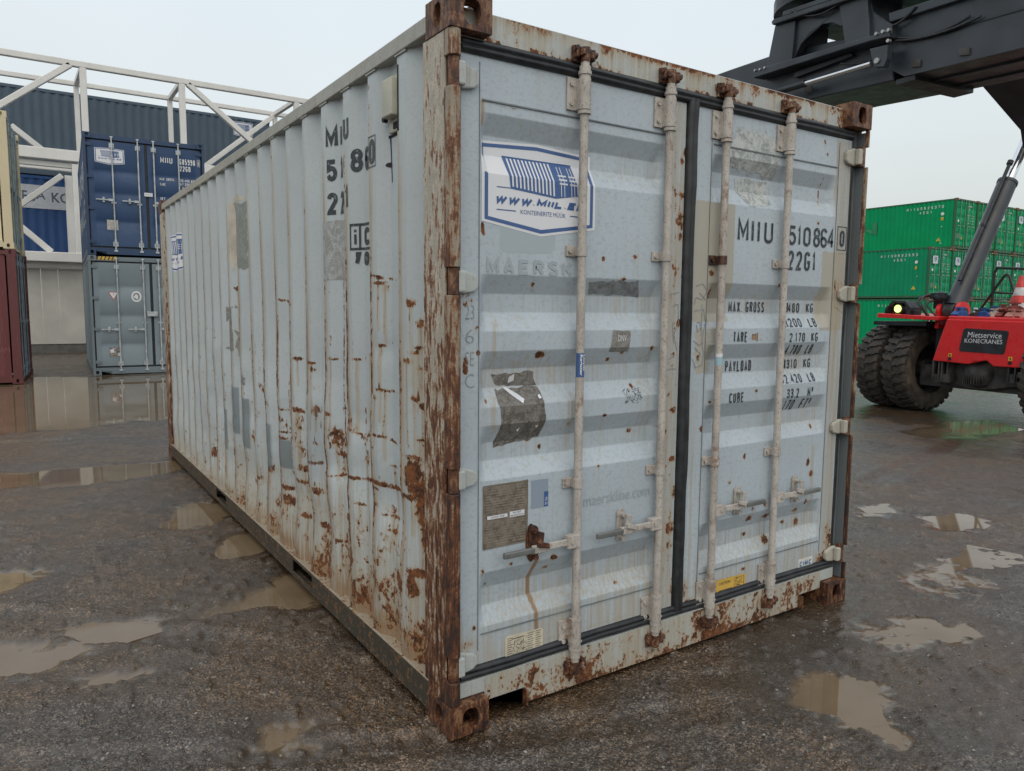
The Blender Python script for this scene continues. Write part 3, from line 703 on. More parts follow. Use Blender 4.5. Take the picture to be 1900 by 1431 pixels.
def rectf(F, y0, y1, z0, z1, s, e=.006): F[:] = np.maximum(F, s*sstep(y0-e, y0+e, YY)*sstep(y1+e, y1-e, YY)*sstep(z0-e, z0+e, ZZ)*sstep(z1+e, z1-e, ZZ))
rectf(ftch, 3.12, 3.38, .66, .99, 1); rectf(ftch, 2.84, 3.10, .60, .94, 1); rectf(ftch, 3.43, 3.66, .50, .80, 1)
rectf(ftch, 2.31, 2.49, .57, .84, 1); rectf(ftch, 1.96, 2.20, .62, .79, 1); rectf(ftch, 1.40, 1.55, .70, 1.05, .35, .06)
XX = Xs(YY)
dent = (fbm(YY*1.9, ZZ*2.4, 4, 31)-.5)*.034*sstep(1.7, 1.0, ZZ)*sstep(.25, .6, YY)
for (yc, zc, ry, rz, a) in [(2.25, 1.35, .16, .5, .016), (2.62, 1.2, .10, .45, .012), (.55, .72, .18, .10, .02), (1.15, .78, .2, .06, .012), (1.9, .5, .3, .12, .016), (2.9, .45, .3, .15, .014), (.9, 1.05, .12, .07, .010), (.62, 1.38, .07, .05, .008)]:
    dent = dent+a*np.exp(-((YY-yc)/ry)**2-((ZZ-zc)/rz)**2)
dent = dent*sstep(.16, .26, ZZ)*sstep(5.85, 5.6, YY)
YD = YY+(fbm(YY*.8, ZZ*2.4, 3, 91)-.5)*.05*sstep(1.7, .9, ZZ)*sstep(.3, .8, YY)*sstep(5.7, 5.2, YY)
SIDE_MAT = M_side
def side_mat_touch():
    k_ = M_side.node_tree; b = k_.nodes['Principled BSDF']; src = b.inputs['Base Color'].links[0].from_socket
    at = k_.nodes.new('ShaderNodeAttribute'); at.attribute_name = 'touch'
    mx = k_.nodes.new('ShaderNodeMix'); mx.data_type = 'RGBA'
    mul = k_.nodes.new('ShaderNodeMath'); mul.operation = 'MULTIPLY'; mul.inputs[1].default_value = .78
    k_.links.new(at.outputs['Fac'], mul.inputs[0]); k_.links.new(mul.outputs[0], mx.inputs[0])
    k_.links.new(src, mx.inputs[6]); mx.inputs[7].default_value = (.125, .155, .170, 1); k_.links.new(mx.outputs[2], b.inputs['Base Color'])
side_mat_touch()
wall = grid_mesh('side_wall', np.stack([XX+dent, YD, ZZ], -1), M_side, main, {'rust': fr, 'stain': fs_, 'patch': fp, 'touch': ftch})
# rails
def rail_top(x0, x1):
    m = MB(); m.box(x0, x1, .178, L-.178, 2.497, 2.556); return m
rail_top(.001, .058).build('top_rail', M_rail, main, bevel=.004); rail_top(W-.058, W-.001).build('top_rail', M_rail, main, bevel=.004)
for kx in range(NRIB):      # weld lip where each rib meets the rail
    a = Y0+kx*PIT; MB().box(.004, .0105, a-.012, a+FL+.012, 2.488, 2.4965).build('weld_lip', M_rail, main, bevel=.002)
M_brail = painted('muddy_bottom_rail_paint', (.050, .043, .033), .72, stn=.15, rust=.30, dirt=.8, speck=.3, dirtcol=(.045, .038, .03))
M_brail.node_tree.nodes['Principled BSDF'].inputs['Specular IOR Level'].default_value = .25
M_ledge = painted('rusty_ledge_paint', (.30, .27, .21), .5, rust=.36, dirt=.8, speck=.4, dirtcol=(.20, .12, .07))
pk = [(1.52, 1.86), (3.48, 3.82)]
for x0, x1 in ((.001, .010), (W-.010, W-.001)):
    m = MB(); e = [.178]+[v for p in pk for v in p]+[L-.178]
    for a, b in zip(e[::2], e[1::2]): m.box(x0, x1, a, b, .0621, .1319)
    m.box(x0, x1, .178, L-.178, .046, .062); m.box(x0, x1, .178, L-.178, .132, .148)
    MB().box(min(x0, x1-.055) if x0 > 1 else x0, x1 if x0 > 1 else .06, .178, L-.178, .1485, .1545).build('rail_ledge', M_ledge, main, bevel=.002)
    m.box(x0 if x0 < 1 else x0-.04, x1+.04 if x0 < 1 else x1, .178, L-.178, .036, .0455)
    m.build('bottom_rail', M_brail, main, bevel=.002)
for a, b in pk:
    m = MB(); m.box(.055, W-.055, a+.004, a+.010, .05, .148); m.box(.055, W-.055, b-.010, b-.004, .05, .148); m.box(.30, W-.30, a+.011, b-.011, .06, .14)
    m.build('forklift_pocket', M_dark, main)
m = MB(); m.box(.06, W-.06, .12, L-.05, .150, .175); m.build('floor', M_dark, main)
m = MB(); m.box(W-.046, W-.040, .206, 5.87, .155, 2.497); m.build('side_wall', M_side, main)
m = MB(); m.box(.05, W-.05, .12, L-.03, 2.545, 2.552); m.build('roof', M_rail, main)
m = MB(); m.box(.05, W-.05, L-.05, L-.03, .12, 2.55); m.build('end_wall', M_side, main)
m = MB(); m.box(.058, W-.058, .118, .125, .17, 2.49); m.build('light_block_sheet', M_dark, main)  # solid dark sheet added behind the doors to block light

# -- header and sill as painted grids (front face) on solid beams
def front_grid(name, x0, x1, z0, z1, yf, mat, parent, rust, stain, step=.008, patch=None, thick=.04):
    xs = np.linspace(x0, x1, int((x1-x0)/step)+2); zz = np.linspace(z0, z1, int((z1-z0)/step)+2)
    X_, Z_ = np.meshgrid(xs, zz); Y_ = yf(X_, Z_) if callable(yf) else np.full_like(X_, yf)
    return grid_mesh(name, np.stack([X_, Y_, Z_], -1), mat, parent, {'rust': rust(X_, Z_), 'stain': stain(X_, Z_), 'patch': patch(X_, Z_) if patch else X_*0})
m = MB(); m.box(.052, W-.052, .0585, .115, 2.470, 2.566); hd = m.build('header', M_head, main, bevel=.003)
def head_rust(X, Z):
    r = .50*sstep(2.532, 2.560, Z)*sstep(.33, .60, fbm(X*7, Z*3, 3, 4))+.11+.34*sstep(2.492, 2.474, Z)*sstep(.45, .65, fbm(X*9+5, Z*3, 3, 24))
    for c, a in ((.30, .5), (.72, .6), (1.40, .4), (1.6, .5), (1.78, .4), (2.2, .55)):
        gl = .55*np.exp(-((X-c)/.05)**2)*sstep(2.48, 2.565, Z); r = np.maximum(r, gl*a*1.7)
    for c in (.585, 1.035, 1.37, 1.82): r = np.maximum(r, .50*np.exp(-((X-c)/.05)**2-((Z-2.505)/.03)**2))
    r = np.maximum(r, .62*np.exp(-((X-.38)/.03)**2)*sstep(2.50, 2.472, Z))
    return np.maximum(r, .5*sstep(W-.25, W-.165, X))
def head_stain(X, Z): return .14+.75*(fbm(X*30, Z*1.5, 3, 6)-.4)+.3*sstep(2.50, 2.56, Z)
front_grid('header_face', .055, W-.055, 2.472, 2.562, .0565, M_head, hd, head_rust, head_stain)
sp = [(.056, .175), (W-.056, .175), (W-.056, .1215), (2.268, .1215), (2.268, .083), (2.083, .083), (2.083, .018), (.355, .018), (.355, .083), (.170, .083), (.170, .1215), (.056, .1215)]
m = MB()
# prism normal to y: polygon coordinates are (x, z)
m.prism([(p[0], p[1]) for p in sp], 1, .0455, .115); sill = m.build('sill', M_head, main, bevel=.002)
def sill_rust(X, Z): return .22+.28*sstep(.45, .70, fbm(X*6, Z*8, 4, 14))+.18*sstep(.09, .02, Z)+.25*sstep(.55, .2, X)*0
def sill_stain(X, Z): return .16+.3*fbm(X*18, Z*3, 3, 15)
def sill_grid(x0, x1, z0, z1): front_grid('sill_face', x0, x1, z0, z1, .0435, M_head, sill, sill_rust, sill_stain)
sill_grid(.357, 2.081, .020, .174); sill_grid(.172, .3565, .085, .174); sill_grid(2.0815, 2.266, .085, .174)
for a in (.345, 2.0835): MB().box(a, a+.0095, .018, .115, .018, .083).build('fork_guard', M_castlow, main, bevel=.002)

# -- doors
YDR, DEP = .060, .036
REC = [2.235, 1.677, 1.400, 1.127, .573]; A1, A2, A3 = .070, .138, .206
CX = [(.150, 1.058), (1.330, 2.262)]
def pz(z):
    z = np.asarray(z, float); o = np.zeros_like(z)
    for t in REC:
        d = t-z; o = np.maximum(o, np.clip(np.minimum(d/A1, (A3-d)/(A3-A2)), 0, 1))
    return o
def pxx(x):
    x = np.asarray(x, float); o = np.zeros_like(x)
    for a, b in CX: o = np.maximum(o, np.clip(np.minimum((x-a)/.035, (b-x)/.040), 0, 1))
    return o
def Yd(x, z): return YDR+DEP*pz(z)*pxx(x)
FRONT = Surf(lambda u, v, off: (u, float(Yd(u, v))-off, v), ub=[c for a, b in CX for c in (a, a+.035, b-.040, b)], vb=[t-a for t in REC for a in (0, A1, A2, A3)])
FLATF = Surf(lambda u, v, off: (u, .045-off, v))
def Fp(px): p = atY(px, YDR+.01); return p[0], p[2]
def door(x0, x1, z0, z1, spots, lines, areas):
    xs = np.arange(x0, x1, .0068); xs = np.unique(np.round(np.concatenate([xs, [x1], [c for a, b in CX for c in (a, a+.035, b-.040, b) if x0 < c < x1]]), 4))
    zz = np.arange(z0, z1, .0068); zz = np.unique(np.round(np.concatenate([zz, [z1], [t-a for t in REC for a in (0, A1, A2, A3)]]), 4))
    X_, Z_ = np.meshgrid(xs, zz); r = np.zeros_like(X_); s = np.zeros_like(X_); p = np.zeros_like(X_)
    s += .20*fbm(X_*3, Z_*3, 3, 50)+.30*sstep(.60, .24, Z_)+.25*pz(Z_)*pxx(X_)*fbm(X_*2, Z_*6, 3, 52)
    for a in spots:
        x, y, rx, ry = a[:4]; st = a[4] if len(a) > 4 else .66
        c = Fp((x, y)); d = Fp((x+rx, y)); e = Fp((x, y+ry))
        gpaint(r, X_, Z_, c[0], c[1], abs(d[0]-c[0])+.004, abs(c[1]-e[1])+.004, st)
        gline(s, X_, Z_, [c, (c[0]+.004, c[1]-.03-.06*rng.rand())], .006, .26)
    for F_, pts, wd, st in lines: gline({'r': r, 's': s, 'p': p}[F_], X_, Z_, [Fp(q) for q in pts], wd, st)
    for F_, a0, a1, b0, b1, st, e in areas:
        tgt = {'r': r, 's': s, 'p': p}[F_]
        tgt[:] = np.maximum(tgt, st*sstep(a0-e, a0+e, X_)*sstep(a1+e, a1-e, X_)*sstep(b0-e, b0+e, Z_)*sstep(b1+e, b1-e, Z_))
    wav = (fbm(X_*2.5, Z_*2.5, 2, 70)-.5)*.0012
    o = grid_mesh('door', np.stack([X_, Yd(X_, Z_)+wav, Z_], -1), M_door, main, {'rust': r, 'stain': s, 'patch': p})
    m = MB(); m.box(x0+.001, x0+.006, YDR+.001, .112, z0, z1); m.box(x1-.006, x1-.001, YDR+.001, .112, z0, z1)
    m.box(x0+.0062, x1-.0062, YDR+.001, .112, z0+.0005, z0+.005); m.box(x0+.0062, x1-.0062, YDR+.001, .112, z1-.005, z1-.0005)
    m.build('door_edge', M_door, o)
    return o
spotsL = [(1002,658,9,6,.8),(990,528,3,3),(1008,830,3,5),(1175,717,4,4),(1207,647,3,4),(1153,518,5,3),(1174,477,3,4),(1116,481,3,4),(1055,786,3,4),(1119,770,4,3),(984,816,6,5),(968,698,4,4),(1025,1033,8,5),(1012,1053,7,4),
          (893,425,3,12,.6),(901,745,3,4),(882,610,3,6,.5),(884,655,4,5,.6),(860,680,5,20,.6),(1131,667,3,3),(940,1027,3,3),(946,1045,3,3),(892,1060,3,8,.6),(904,1086,3,2),(1174,800,4,4),(1155,655,3,2),(1220,790,4,4),(877,1165,3,4),(1143,1082,3,2),(1108,864,2,2),
          (1240,977,9,16,.6),(1246,1085,7,20,.5),(1270,285,5,10,.62),(1264,362,10,5,.65),(1260,410,9,18,.6),(1258,440,6,8,.6),(1264,513,3,8,.8),(1256,600,4,8,.85),(1245,660,4,6),(1247,760,8,6,.62),(1243,850,5,5),(1262,300,3,6),(1245,905,6,20,.5),(1238,1010,6,10,.5),(1230,800,4,6)]
linesL = [('s', [(992,1040),(986,1070),(986,1100),(991,1130),(992,1180)], .012, .95), ('r', [(991,1042),(987,1065)], .003, .42),
          ('r', [(893,188),(960,206)], .004, .5), ('s', [(893,188),(893,230)], .01, .7), ('r', [(1250,240),(1250,560),(1245,700)], .007, .42), ('r', [(1237,700),(1225,1120)], .010, .34),
          ('s', [(920,600),(912,680),(916,800)], .02, .35), ('s', [(1200,600),(1195,800)], .05, .3), ('s', [(1060,700),(1056,830)], .03, .3)]
areasL = [('r', .072, .12, 1.55, 1.62, .45, .02), ('r', .075, .14, .29, .33, .55, .02), ('s', 1.06, 1.165, .225, 2.42, .38, .02), ('r', 1.07, 1.165, .225, 2.1, .24, .03), ('s', .2, .9, .225, .26, .5, .02)]
doorL = door(.072, 1.165, .225, 2.42, spotsL, linesL, areasL)
spotsR = [(1378,846,2,5),(1496,858,3,8,.75),(1501,878,3,6,.75),(1350,894,3,5),(1391,962,7,6,.68),(1422,958,8,4,.68),(1387,994,4,3),(1423,1002,6,7,.68),(1459,971,4,4),(1484,970,5,7,.72),(1460,1063,3,7),(1512,1053,18,12,.8),(1525,1040,14,20,.7),(1535,1000,5,10,.6),(1273,1120,10,10,.62),(1267,1095,5,18,.5),(1515,415,3,3),(1528,264,2,4),(1533,288,2,3),
          (1318,505,5,10,.6),(1318,545,4,20,.5),(1444,530,3,3),(1507,792,2,5),(1400,725,3,3),(1314,745,3,3),(1416,935,4,8),(1493,930,4,6),(1478,948,5,5),(1545,955,3,8,.6),(1292,665,4,6),(1376,1055,3,3),(1290,1085,4,10,.55),(1394,945,4,6,.5),(1298,795,3,6)]
linesR = [('r', [(1546,520),(1545,570),(1560,580)], .006, .55), ('r', [(1552,470),(1575,474)], .004, .6), ('s', [(1552,260),(1548,470)], .012, .5), ('s', [(1506,830),(1500,960)], .02, .4), ('r', [(1528,330),(1526,380)], .008, .55), ('s', [(1565,600),(1560,980)], .02, .5), ('r', [(1575,330),(1570,560)], .003, .45)]
areasR = [('p', 1.236, 1.50, 1.50, 2.03, .70, .012), ('p', 1.24, 1.42, 1.25, 1.5, .50, .04), ('p', 2.16, 2.36, 1.45, 1.86, .62, .02), ('r', 2.27, 2.368, 1.60, 1.72, .30, .03), ('r', 2.30, 2.368, .225, .42, .5, .04), ('s', 2.26, 2.368, .225, 2.42, .45, .02), ('s', 1.236, 1.3, .225, 1.2, .3, .02)]
doorR = door(1.236, 2.368, .225, 2.42, spotsR, linesR, areasR)
# seam mouldings across the doors
for dr, (a, b) in ((doorL, CX[0]), (doorR, CX[1])):
    m = MB(); m.box(a+.01, b-.01, YDR-.005, YDR-.0005, 2.272, 2.278); m.box(a+.01, b-.01, YDR-.004, YDR-.0005, .338, .343)
    m.box(a-.0035, a-.001, YDR-.0035, YDR-.0005, .28, 2.40); m.box(b+.001, b+.0035, YDR-.0035, YDR-.0005, .28, 2.40)
    m.build('seam_strip', simple('seam_grey', (.17, .195, .21), .5), dr, bevel=.001)
# rubber gaskets
def gasket(p0, p1, wdt, dep, parent, name='gasket', y=.056, seed=0):
    """lipped rubber strip along p0 -> p1 in the door plane"""
    p0 = np.array(p0, float); p1 = np.array(p1, float); d = p1-p0; Ln = np.linalg.norm(d); d = d/Ln; nrm = np.array([-d[1], d[0]])
    prof = [(-.5, .012), (-.46, -.004), (-.30, -dep*.75), (-.12, -dep), (-.04, -dep*.35), (.06, -dep*.35), (.14, -dep), (.32, -dep*.75), (.46, -.004), (.5, .012)]
    ns = int(Ln/.02)+2; V = np.zeros((ns, len(prof), 3))
    for i in range(ns):
        t = Ln*i/(ns-1); wb = (vnoise(np.array([t*4.]), np.array([seed*3.1]), seed)[0]-.5)*.006; wy = (vnoise(np.array([t*9.]), np.array([seed*7.1]), seed)[0]-.5)*.006
        for j, (a, b) in enumerate(prof):
            q = p0+d*t+nrm*(a*wdt+wb); V[i, j] = (q[0], y+b+wy, q[1])
    return grid_mesh(name, V, M_rubber, parent, smooth=True)
gasket((.07, 2.446), (2.37, 2.446), .052, .016, main, seed=1)
gasket((.07, .201), (2.37, .201), .050, .013, main, seed=2)
gasket((1.2005, .20), (1.2005, 2.44), .066, .020, main, seed=3)
gasket((2.384, .18), (2.384, 2.46), .030, .010, main, y=.066, seed=4)
gasket((.060, .18), (.060, 2.46), .020, .006, main, y=.062, seed=5)

# hinges
for side in (0, 1):
    mx = (lambda x: x) if side == 0 else (lambda x: W-x)
    dr = doorL if side == 0 else doorR
    for z0, z1 in HZ:
        m = MB(); zc = (z0+z1)/2
        pts = [(.040, z0+.002), (.040, z1-.002), (.075, z1), (.120, z1-.014), (.134, z1-.026), (.134, z0+.020), (.120, z0+.008), (.075, z0)]
        m.prism([(mx(a), c) for a, c in pts], 1, .040, .0585)
        m.prism([(mx(a), c) for a, c in [(.030, z0+.004), (.030, z1-.004), (.070, z1-.004), (.070, z0+.004)]], 1, .014, .0395)
        h = m.build('hinge', M_head if side == 0 else painted('rusting_hinge_paint_%d' % int(z0*100), (.40, .39, .34), .5, rust=.16, dirt=.6, dirtcol=(.20, .13, .07)), dr, bevel=.006)
        m = MB(); m.cyl((mx(.030), .031, z0-.004), (mx(.030), .031, z1+.004), .021, 14); m.cyl((mx(.030), .031, z1+.004), (mx(.030), .031, z1+.010), .012, 10)
        m.build('hinge_pin', M_cast, h)

# locking gear
M_dkstrap = rusty('blackened_strap_steel', .60, vert=1, grad=(0., 0.))
RX = [.588, 1.038, 1.384, 1.825]; RY = .028
def strap(m, x, z0, z1, r=.022, wing=-1, plate=.044, bolts=1):
    m.cyl((x, RY, z0), (x, RY, z1), r, 16); m.box(x-r*.95, x+r*.95, RY, YDR-.001, z0+.001, z1-.001)
    a, b = sorted((x+wing*r*.6, x+wing*(r+plate))); m.box(a, b, YDR-.010, YDR-.001, z0-.002, z1+.002)
    zc = [(z0+z1)/2] if bolts == 1 else [z0+.022, z1-.022]
    for z in zc: m.cyl((x+wing*(r+plate*.55), YDR-.010, z), (x+wing*(r+plate*.55), YDR-.018, z), .009, 10)
M_gal = simple('galvanised_steel', (.42, .43, .43), .35, .6)
for i, x in enumerate(RX):
    dr = doorL if i < 2 else doorR; s = -1 if i < 2 else 1
    m = MB(); m.cyl((x, RY, .125), (x, RY, 2.485), .0168, 20)
    for z in (2.430, 2.288, .310, .188): m.cyl((x, RY, z-.006), (x, RY, z+.006), .0255, 18)
    m.cyl((x, RY, 2.40), (x, RY, 2.455), .0215, 18); m.cyl((x, RY, .150), (x, RY, .20), .0215, 18)
    rod = m.build('locking_rod', M_rod, dr, bevel=0)
    for z0, z1, nb in ((2.298, 2.412, 2), (.198, .304, 2), (1.756, 1.794, 1), (.852, .890, 1)):
        m = MB(); strap(m, x, z0, z1, .0235 if nb == 2 else .0215, -1, .040 if nb == 2 else .034, nb)
        if nb == 2: 
            for z in (z0+.022, z1-.022): m.cyl((x+.0185, RY-.0165, z), (x+.019, RY-.018, z), .005, 8)
        dk = (i == 2 and abs(z0-1.756) < .01)
        m.build('rod_bracket', M_dkstrap if dk else M_rod, dr, bevel=.003)
    # cams and keepers at both ends
    for z, sg in ((2.500, 1), (.112, -1)):
        m = MB(); m.cyl((x, RY, z-.030), (x, RY, z+.022), .019, 12)
        m.obox((x+.004, RY+.002, z+.010*sg), (.026, .006, 0), (-.004, .015, 0), (0, 0, .009)); m.obox((x-.020, RY-.004, z+.004*sg), (.012, 0, .004), (0, .016, 0), (0, 0, .013))
        m.ball((x+.030, RY-.004, z-.004), .015, 0, 8, 6, (1, .9, 1.1)); m.build('cam_lug', M_cam if sg > 0 or i % 2 else M_cam, rod, bevel=.003)
        m = MB(); m.box(x-.044, x-.030, .020, .0545 if sg > 0 else .042, z-.018, z+.026); m.box(x+.032, x+.044, .018, .0545 if sg > 0 else .042, z-.022, z+.020)
        m.box(x-.046, x+.046, .042 if sg > 0 else .032, .0555 if sg > 0 else .0425, z-.030, z+.030)
        m.cyl((x-.05, .030, z+.014), (x-.028, .030, z+.014), .011, 8); m.cyl((x+.030, .026, z+.004), (x+.052, .026, z+.002), .013, 8)
        m.build('cam_keeper', M_cam, main, bevel=.004)
    # handle
    hz = .641
    m = MB(); m.obox((x+s*.028, RY-.006, hz), (.030, 0, 0), (0, .016, 0), (0, 0, .026)); m.cyl((x+s*.036, RY-.026, hz+.002), (x+s*.036, RY+.016, hz+.002), .011, 10)
    m.obox((x+s*.105, RY-.010, hz+.001), (.060, 0, -.001), (0, .006, 0), (0, 0, .013)); m.obox((x+s*.185, RY-.010, hz-.001), (.040, 0, 0), (0, .007, 0), (0, 0, .016))
    hd_ = m.build('handle', M_rod, dr, bevel=.003)
    m = MB(); m.obox((x+s*.285, RY-.012, hz-.002), (.070, 0, 0), (0, .008, 0), (0, 0, .0115)); 
    m.build('grip', simple('grey_grip_%d' % i, (.17, .18, .175), .4, .3), hd_, bevel=.004)
    # catch that holds the handle
    cx = x+s*.195; m = MB(); m.obox((cx, YDR-.006, hz+.010), (.022, 0, 0), (0, .005, 0), (0, 0, .062)); m.cyl((cx, YDR-.012, hz+.062), (cx, YDR-.004, hz+.062), .021, 14)
    m.cyl((cx, YDR-.034, hz+.058), (cx, YDR-.006, hz+.058), .010, 10); m.obox((cx+s*-.004, RY-.018, hz+.036), (.012, 0, -.004), (0, .006, 0), (.004, 0, .030))
    m.obox((cx-s*.018, RY-.022, hz+.014), (.026, 0, -.008), (0, .006, 0), (0, 0, .010)); m.cyl((cx, YDR-.030, hz-.040), (cx, YDR-.006, hz-.040), .012, 10)
    m.build('handle_catch', M_cam if i == 0 else M_rod, dr, bevel=.003)
m = MB(); m.prism(shaky(.385, .655, .024, .075, 18, .1), 1, YDR-.0035, YDR-.0005); m.build('catch_slot', M_cast, doorL)

# -- stickers, plates and lettering on the doors
D = Decal(); draw_logo(D, lambda u, v: (.158+.517*u, 1.862+.284*v)); D.build(FRONT, 'logo_sticker', [M_white, M_blue], doorL)
for t, u0, u1, v0, v1 in [('M', 1.518, 1.592, 1.869, 1.972), ('I', 1.612, 1.630, 1.869, 1.972), ('I', 1.655, 1.673, 1.869, 1.972), ('U', 1.705, 1.768, 1.869, 1.972),
        ('5', 1.885, 1.945, 1.871, 1.965), ('1', 1.958, 1.985, 1.871, 1.965), ('0', 2.003, 2.060, 1.871, 1.965), ('8', 2.083, 2.138, 1.871, 1.967), ('6', 2.143, 2.197, 1.871, 1.968), ('4', 2.200, 2.255, 1.871, 1.969),
        ('0', 2.305, 2.345, 1.885, 1.968), ('22G1', 1.890, 2.112, 1.752, 1.846), ('MAX. GROSS', 1.516, 1.772, 1.546, 1.596), ('30', 1.922, 1.957, 1.547, 1.595), ('.480  KG', 1.940, 2.160, 1.546, 1.594), ('67', 1.894, 1.925, 1.474, 1.518), ('.200  LB', 1.920, 2.158, 1.475, 1.519),
        ('TARE', 1.515, 1.613, 1.408, 1.456), ('2.170  KG', 1.931, 2.160, 1.402, 1.447), ('4.780  LB', 1.930, 2.145, 1.338, 1.387), ('PAYLOAD', 1.509, 1.694, 1.268, 1.320), ('28', 1.924, 1.958, 1.268, 1.314), ('.310  KG', 1.950, 2.160, 1.267, 1.313), ('6', 1.885, 1.912, 1.198, 1.240), ('2.420  LB', 1.925, 2.165, 1.197, 1.240),
        ('CUBE', 1.504, 1.606, 1.125, 1.173), ('33.2   M', 1.932, 2.122, 1.122, 1.170), ('3', 2.130, 2.144, 1.146, 1.170), ('1', 1.90, 1.908, 1.060, 1.112), ('.170  FT', 1.92, 2.128, 1.058, 1.112), ('3', 2.136, 2.150, 1.084, 1.112)]:
    D = Decal(); D.stext(t, u0, u1, v0, v1, 0, 1, w=.0145 if v1-v0 > .08 else .0072); D.build(FRONT, 'stencil_lettering', [M_ink], doorR)
D = Decal()
D.strip([(2.285, 1.868), (2.285, 1.985), (2.360, 1.985), (2.360, 1.868), (2.285, 1.868)], .004)
D.build(FRONT, 'digit_frame', [M_ink], doorR)
D = Decal()
D.stext('MAERSK', .178, .565, 1.678, 1.734, 0, 1, w=.013); D.build(FRONT, 'faded_lettering', [M_ghost], doorL); D = Decal(); D.text('maerskline.com', .645, 1.010, .758, .806, 0, 1); D.build(FRONT, 'faded_lettering', [M_ghost], doorL)
D = Decal(); D.poly([(.236, 1.768), (.26, 1.757), (.46, 1.76), (.484, 1.78), (.484, 1.86), (.236, 1.86)], 0, -.7); D.build(FRONT, 'faded_patch', [decal('old_square_mark', (.345, .41, .445), .42, .2)], doorL)
D = Decal()
D.poly(ragged([(.225, 1.310), (.41, 1.318), (.425, 1.262), (.235, 1.272)], .02, .004, 1), 0, 0); D.poly(ragged([(.232, 1.255), (.435, 1.262), (.452, 1.14), (.436, 1.058), (.232, 1.034), (.245, 1.16)], .02, .005, 2), 0, 0)
D.poly([(.285, 1.262), (.33, 1.235), (.355, 1.215), (.345, 1.200), (.30, 1.235), (.27, 1.262)], 1, 2); D.poly([(.30, 1.298), (.325, 1.31), (.322, 1.285), (.295, 1.276)], 1, 2); D.poly([(.42, 1.225), (.43, 1.23), (.436, 1.215), (.424, 1.212)], 1, 2)
D.poly([(.32, 1.10), (.335, 1.107), (.33, 1.09)], 1, 2); D.poly([(.405, 1.108), (.42, 1.112), (.414, 1.10)], 1, 2)
D.build(FRONT, 'sticker_residue', [M_resid, M_film], doorL)
D = Decal(); D.poly(ragged([(.785, 1.470), (.879, 1.466), (.872, 1.38), (.768, 1.384)], .02, .002, 3), 0, 0); D.text('DNV', .81, .855, 1.425, 1.45, 1, 2)
D.poly(ragged([(.66, 1.665), (.92, 1.672), (.95, 1.61), (.67, 1.615)], .02, .006, 7), 2, 0)
D.build(FRONT, 'sticker_residue', [residue_mat('grey_square_residue', (.17, .165, .15), (.24, .235, .215), (.13, .12, .11)), M_white, residue_mat('scuffed_dark_patch', (.15, .16, .165), (.24, .265, .28), (.08, .08, .08))], doorL)
D = Decal(); r_ = random.Random(4)
for i in range(60):
    a = (.855+.09*r_.random(), 1.165+.06*r_.random()); t = r_.random()*6.3; D.line(a, (a[0]+.012*math.cos(t), a[1]+.012*math.sin(t)), .0016)
D.build(FRONT, 'sticker_residue', [M_ink], doorL)
D = Decal(); D.poly(ragged([(.17, .665), (.366, .667), (.369, .905), (.170, .899)], .1, .001, 4), 0, 0); D.rect(.170, .369, .9005, .9045, 3, 1); D.rect(.167, .170, .664, .902, 3, 1); D.rect(.367, .370, .667, .903, 3, 1); D.rect(.170, .369, .662, .6655, 3, 1)
r_ = random.Random(9)
for i in range(22):
    z = .890-.0102*i
    x = .18
    while x < .355:
        ln = .006+.02*r_.random(); 
        if r_.random() < .8: D.rect(x, min(x+ln, .358), z, z+.0038, 2, 1)
        x += ln+.004
D.rect(.185, .275, .775, .788, 1, 3); D.rect(.285, .352, .770, .792, 1, 3); D.text('ACEP', .298, .338, .783, .790, 4, 4); D.text('BB-007/AE/97L/D1', .290, .348, .773, .779, 4, 4); D.text('CHINA 2008', .20, .26, .779, .785, 4, 4)
D.build(FRONT, 'data_plate', [simple('tarnished_plate', (.20, .172, .138), .45, .15, .2, 40), M_white, simple('embossed_lines', (.27, .245, .205), .45, .1), simple('plate_rim', (.28, .25, .19), .4, .5), M_ink], doorL)
D = Decal(); D.rect(.385, .466, .787, .898, 0, 0); D.rect(.446, .466, .789, .848, 1, 1); D.text('LR', .450, .462, .812, .826, 2, 2); D.text('EU', .450, .462, .796, .806, 2, 2); D.build(FRONT, 'approval_sticker', [decal('greyblue_film', (.24, .30, .37), .35), M_blue, M_white], doorL)
D = Decal(); c_ = [(.272+.01, .200), (.448-.012, .200), (.450, .212), (.451, .288), (.442, .298), (.280, .304), (.271, .296), (.270, .212)]; D.poly(c_, 0, 0)
for i in range(9):
    z = .290-.0088*i
    for a, b in ((.280, .305), (.375, .405), (.413, .440)):
        D.rect(a, b-.004*(i % 3), z, z+.0028, 1, 1)
for i in range(70):
    a = (.305+.065*r_.random(), .218+.06*r_.random()); t = r_.random()*6.3; D.line(a, (a[0]+.009*math.cos(t), a[1]+.009*math.sin(t)), .0014, 1, 1)
D.rect(.30, .36, .284, .288, 1, 1); D.rect(.285, .43, .206, .2085, 1, 1)
D.build(FRONT, 'instruction_label', [simple('cream_label', (.55, .51, .40), .45, 0, .08), simple('label_print', (.16, .12, .09), .6)], doorL)
D = Decal(); D.poly([(1.463, .203), (1.674, .200), (1.674, .279), (1.463, .284)], 0, 0); D.rect(1.48, 1.575, .226, .2285, 1, 1); D.rect(1.48, 1.60, .219, .2215, 1, 1); D.text('CAUTION', 1.48, 1.56, .254, .268, 1, 1)
for i in range(40):
    a = (1.60+.05*r_.random(), .222+.045*r_.random()); t = r_.random()*6.3; D.line(a, (a[0]+.01*math.cos(t), a[1]+.01*math.sin(t)), .0014, 1, 1)
for a, b in (((1.595, .218), (1.66, .218)), ((1.66, .218), (1.66, .27)), ((1.66, .27), (1.595, .27)), ((1.595, .27), (1.595, .218))): D.line(a, b, .002, 1, 1)
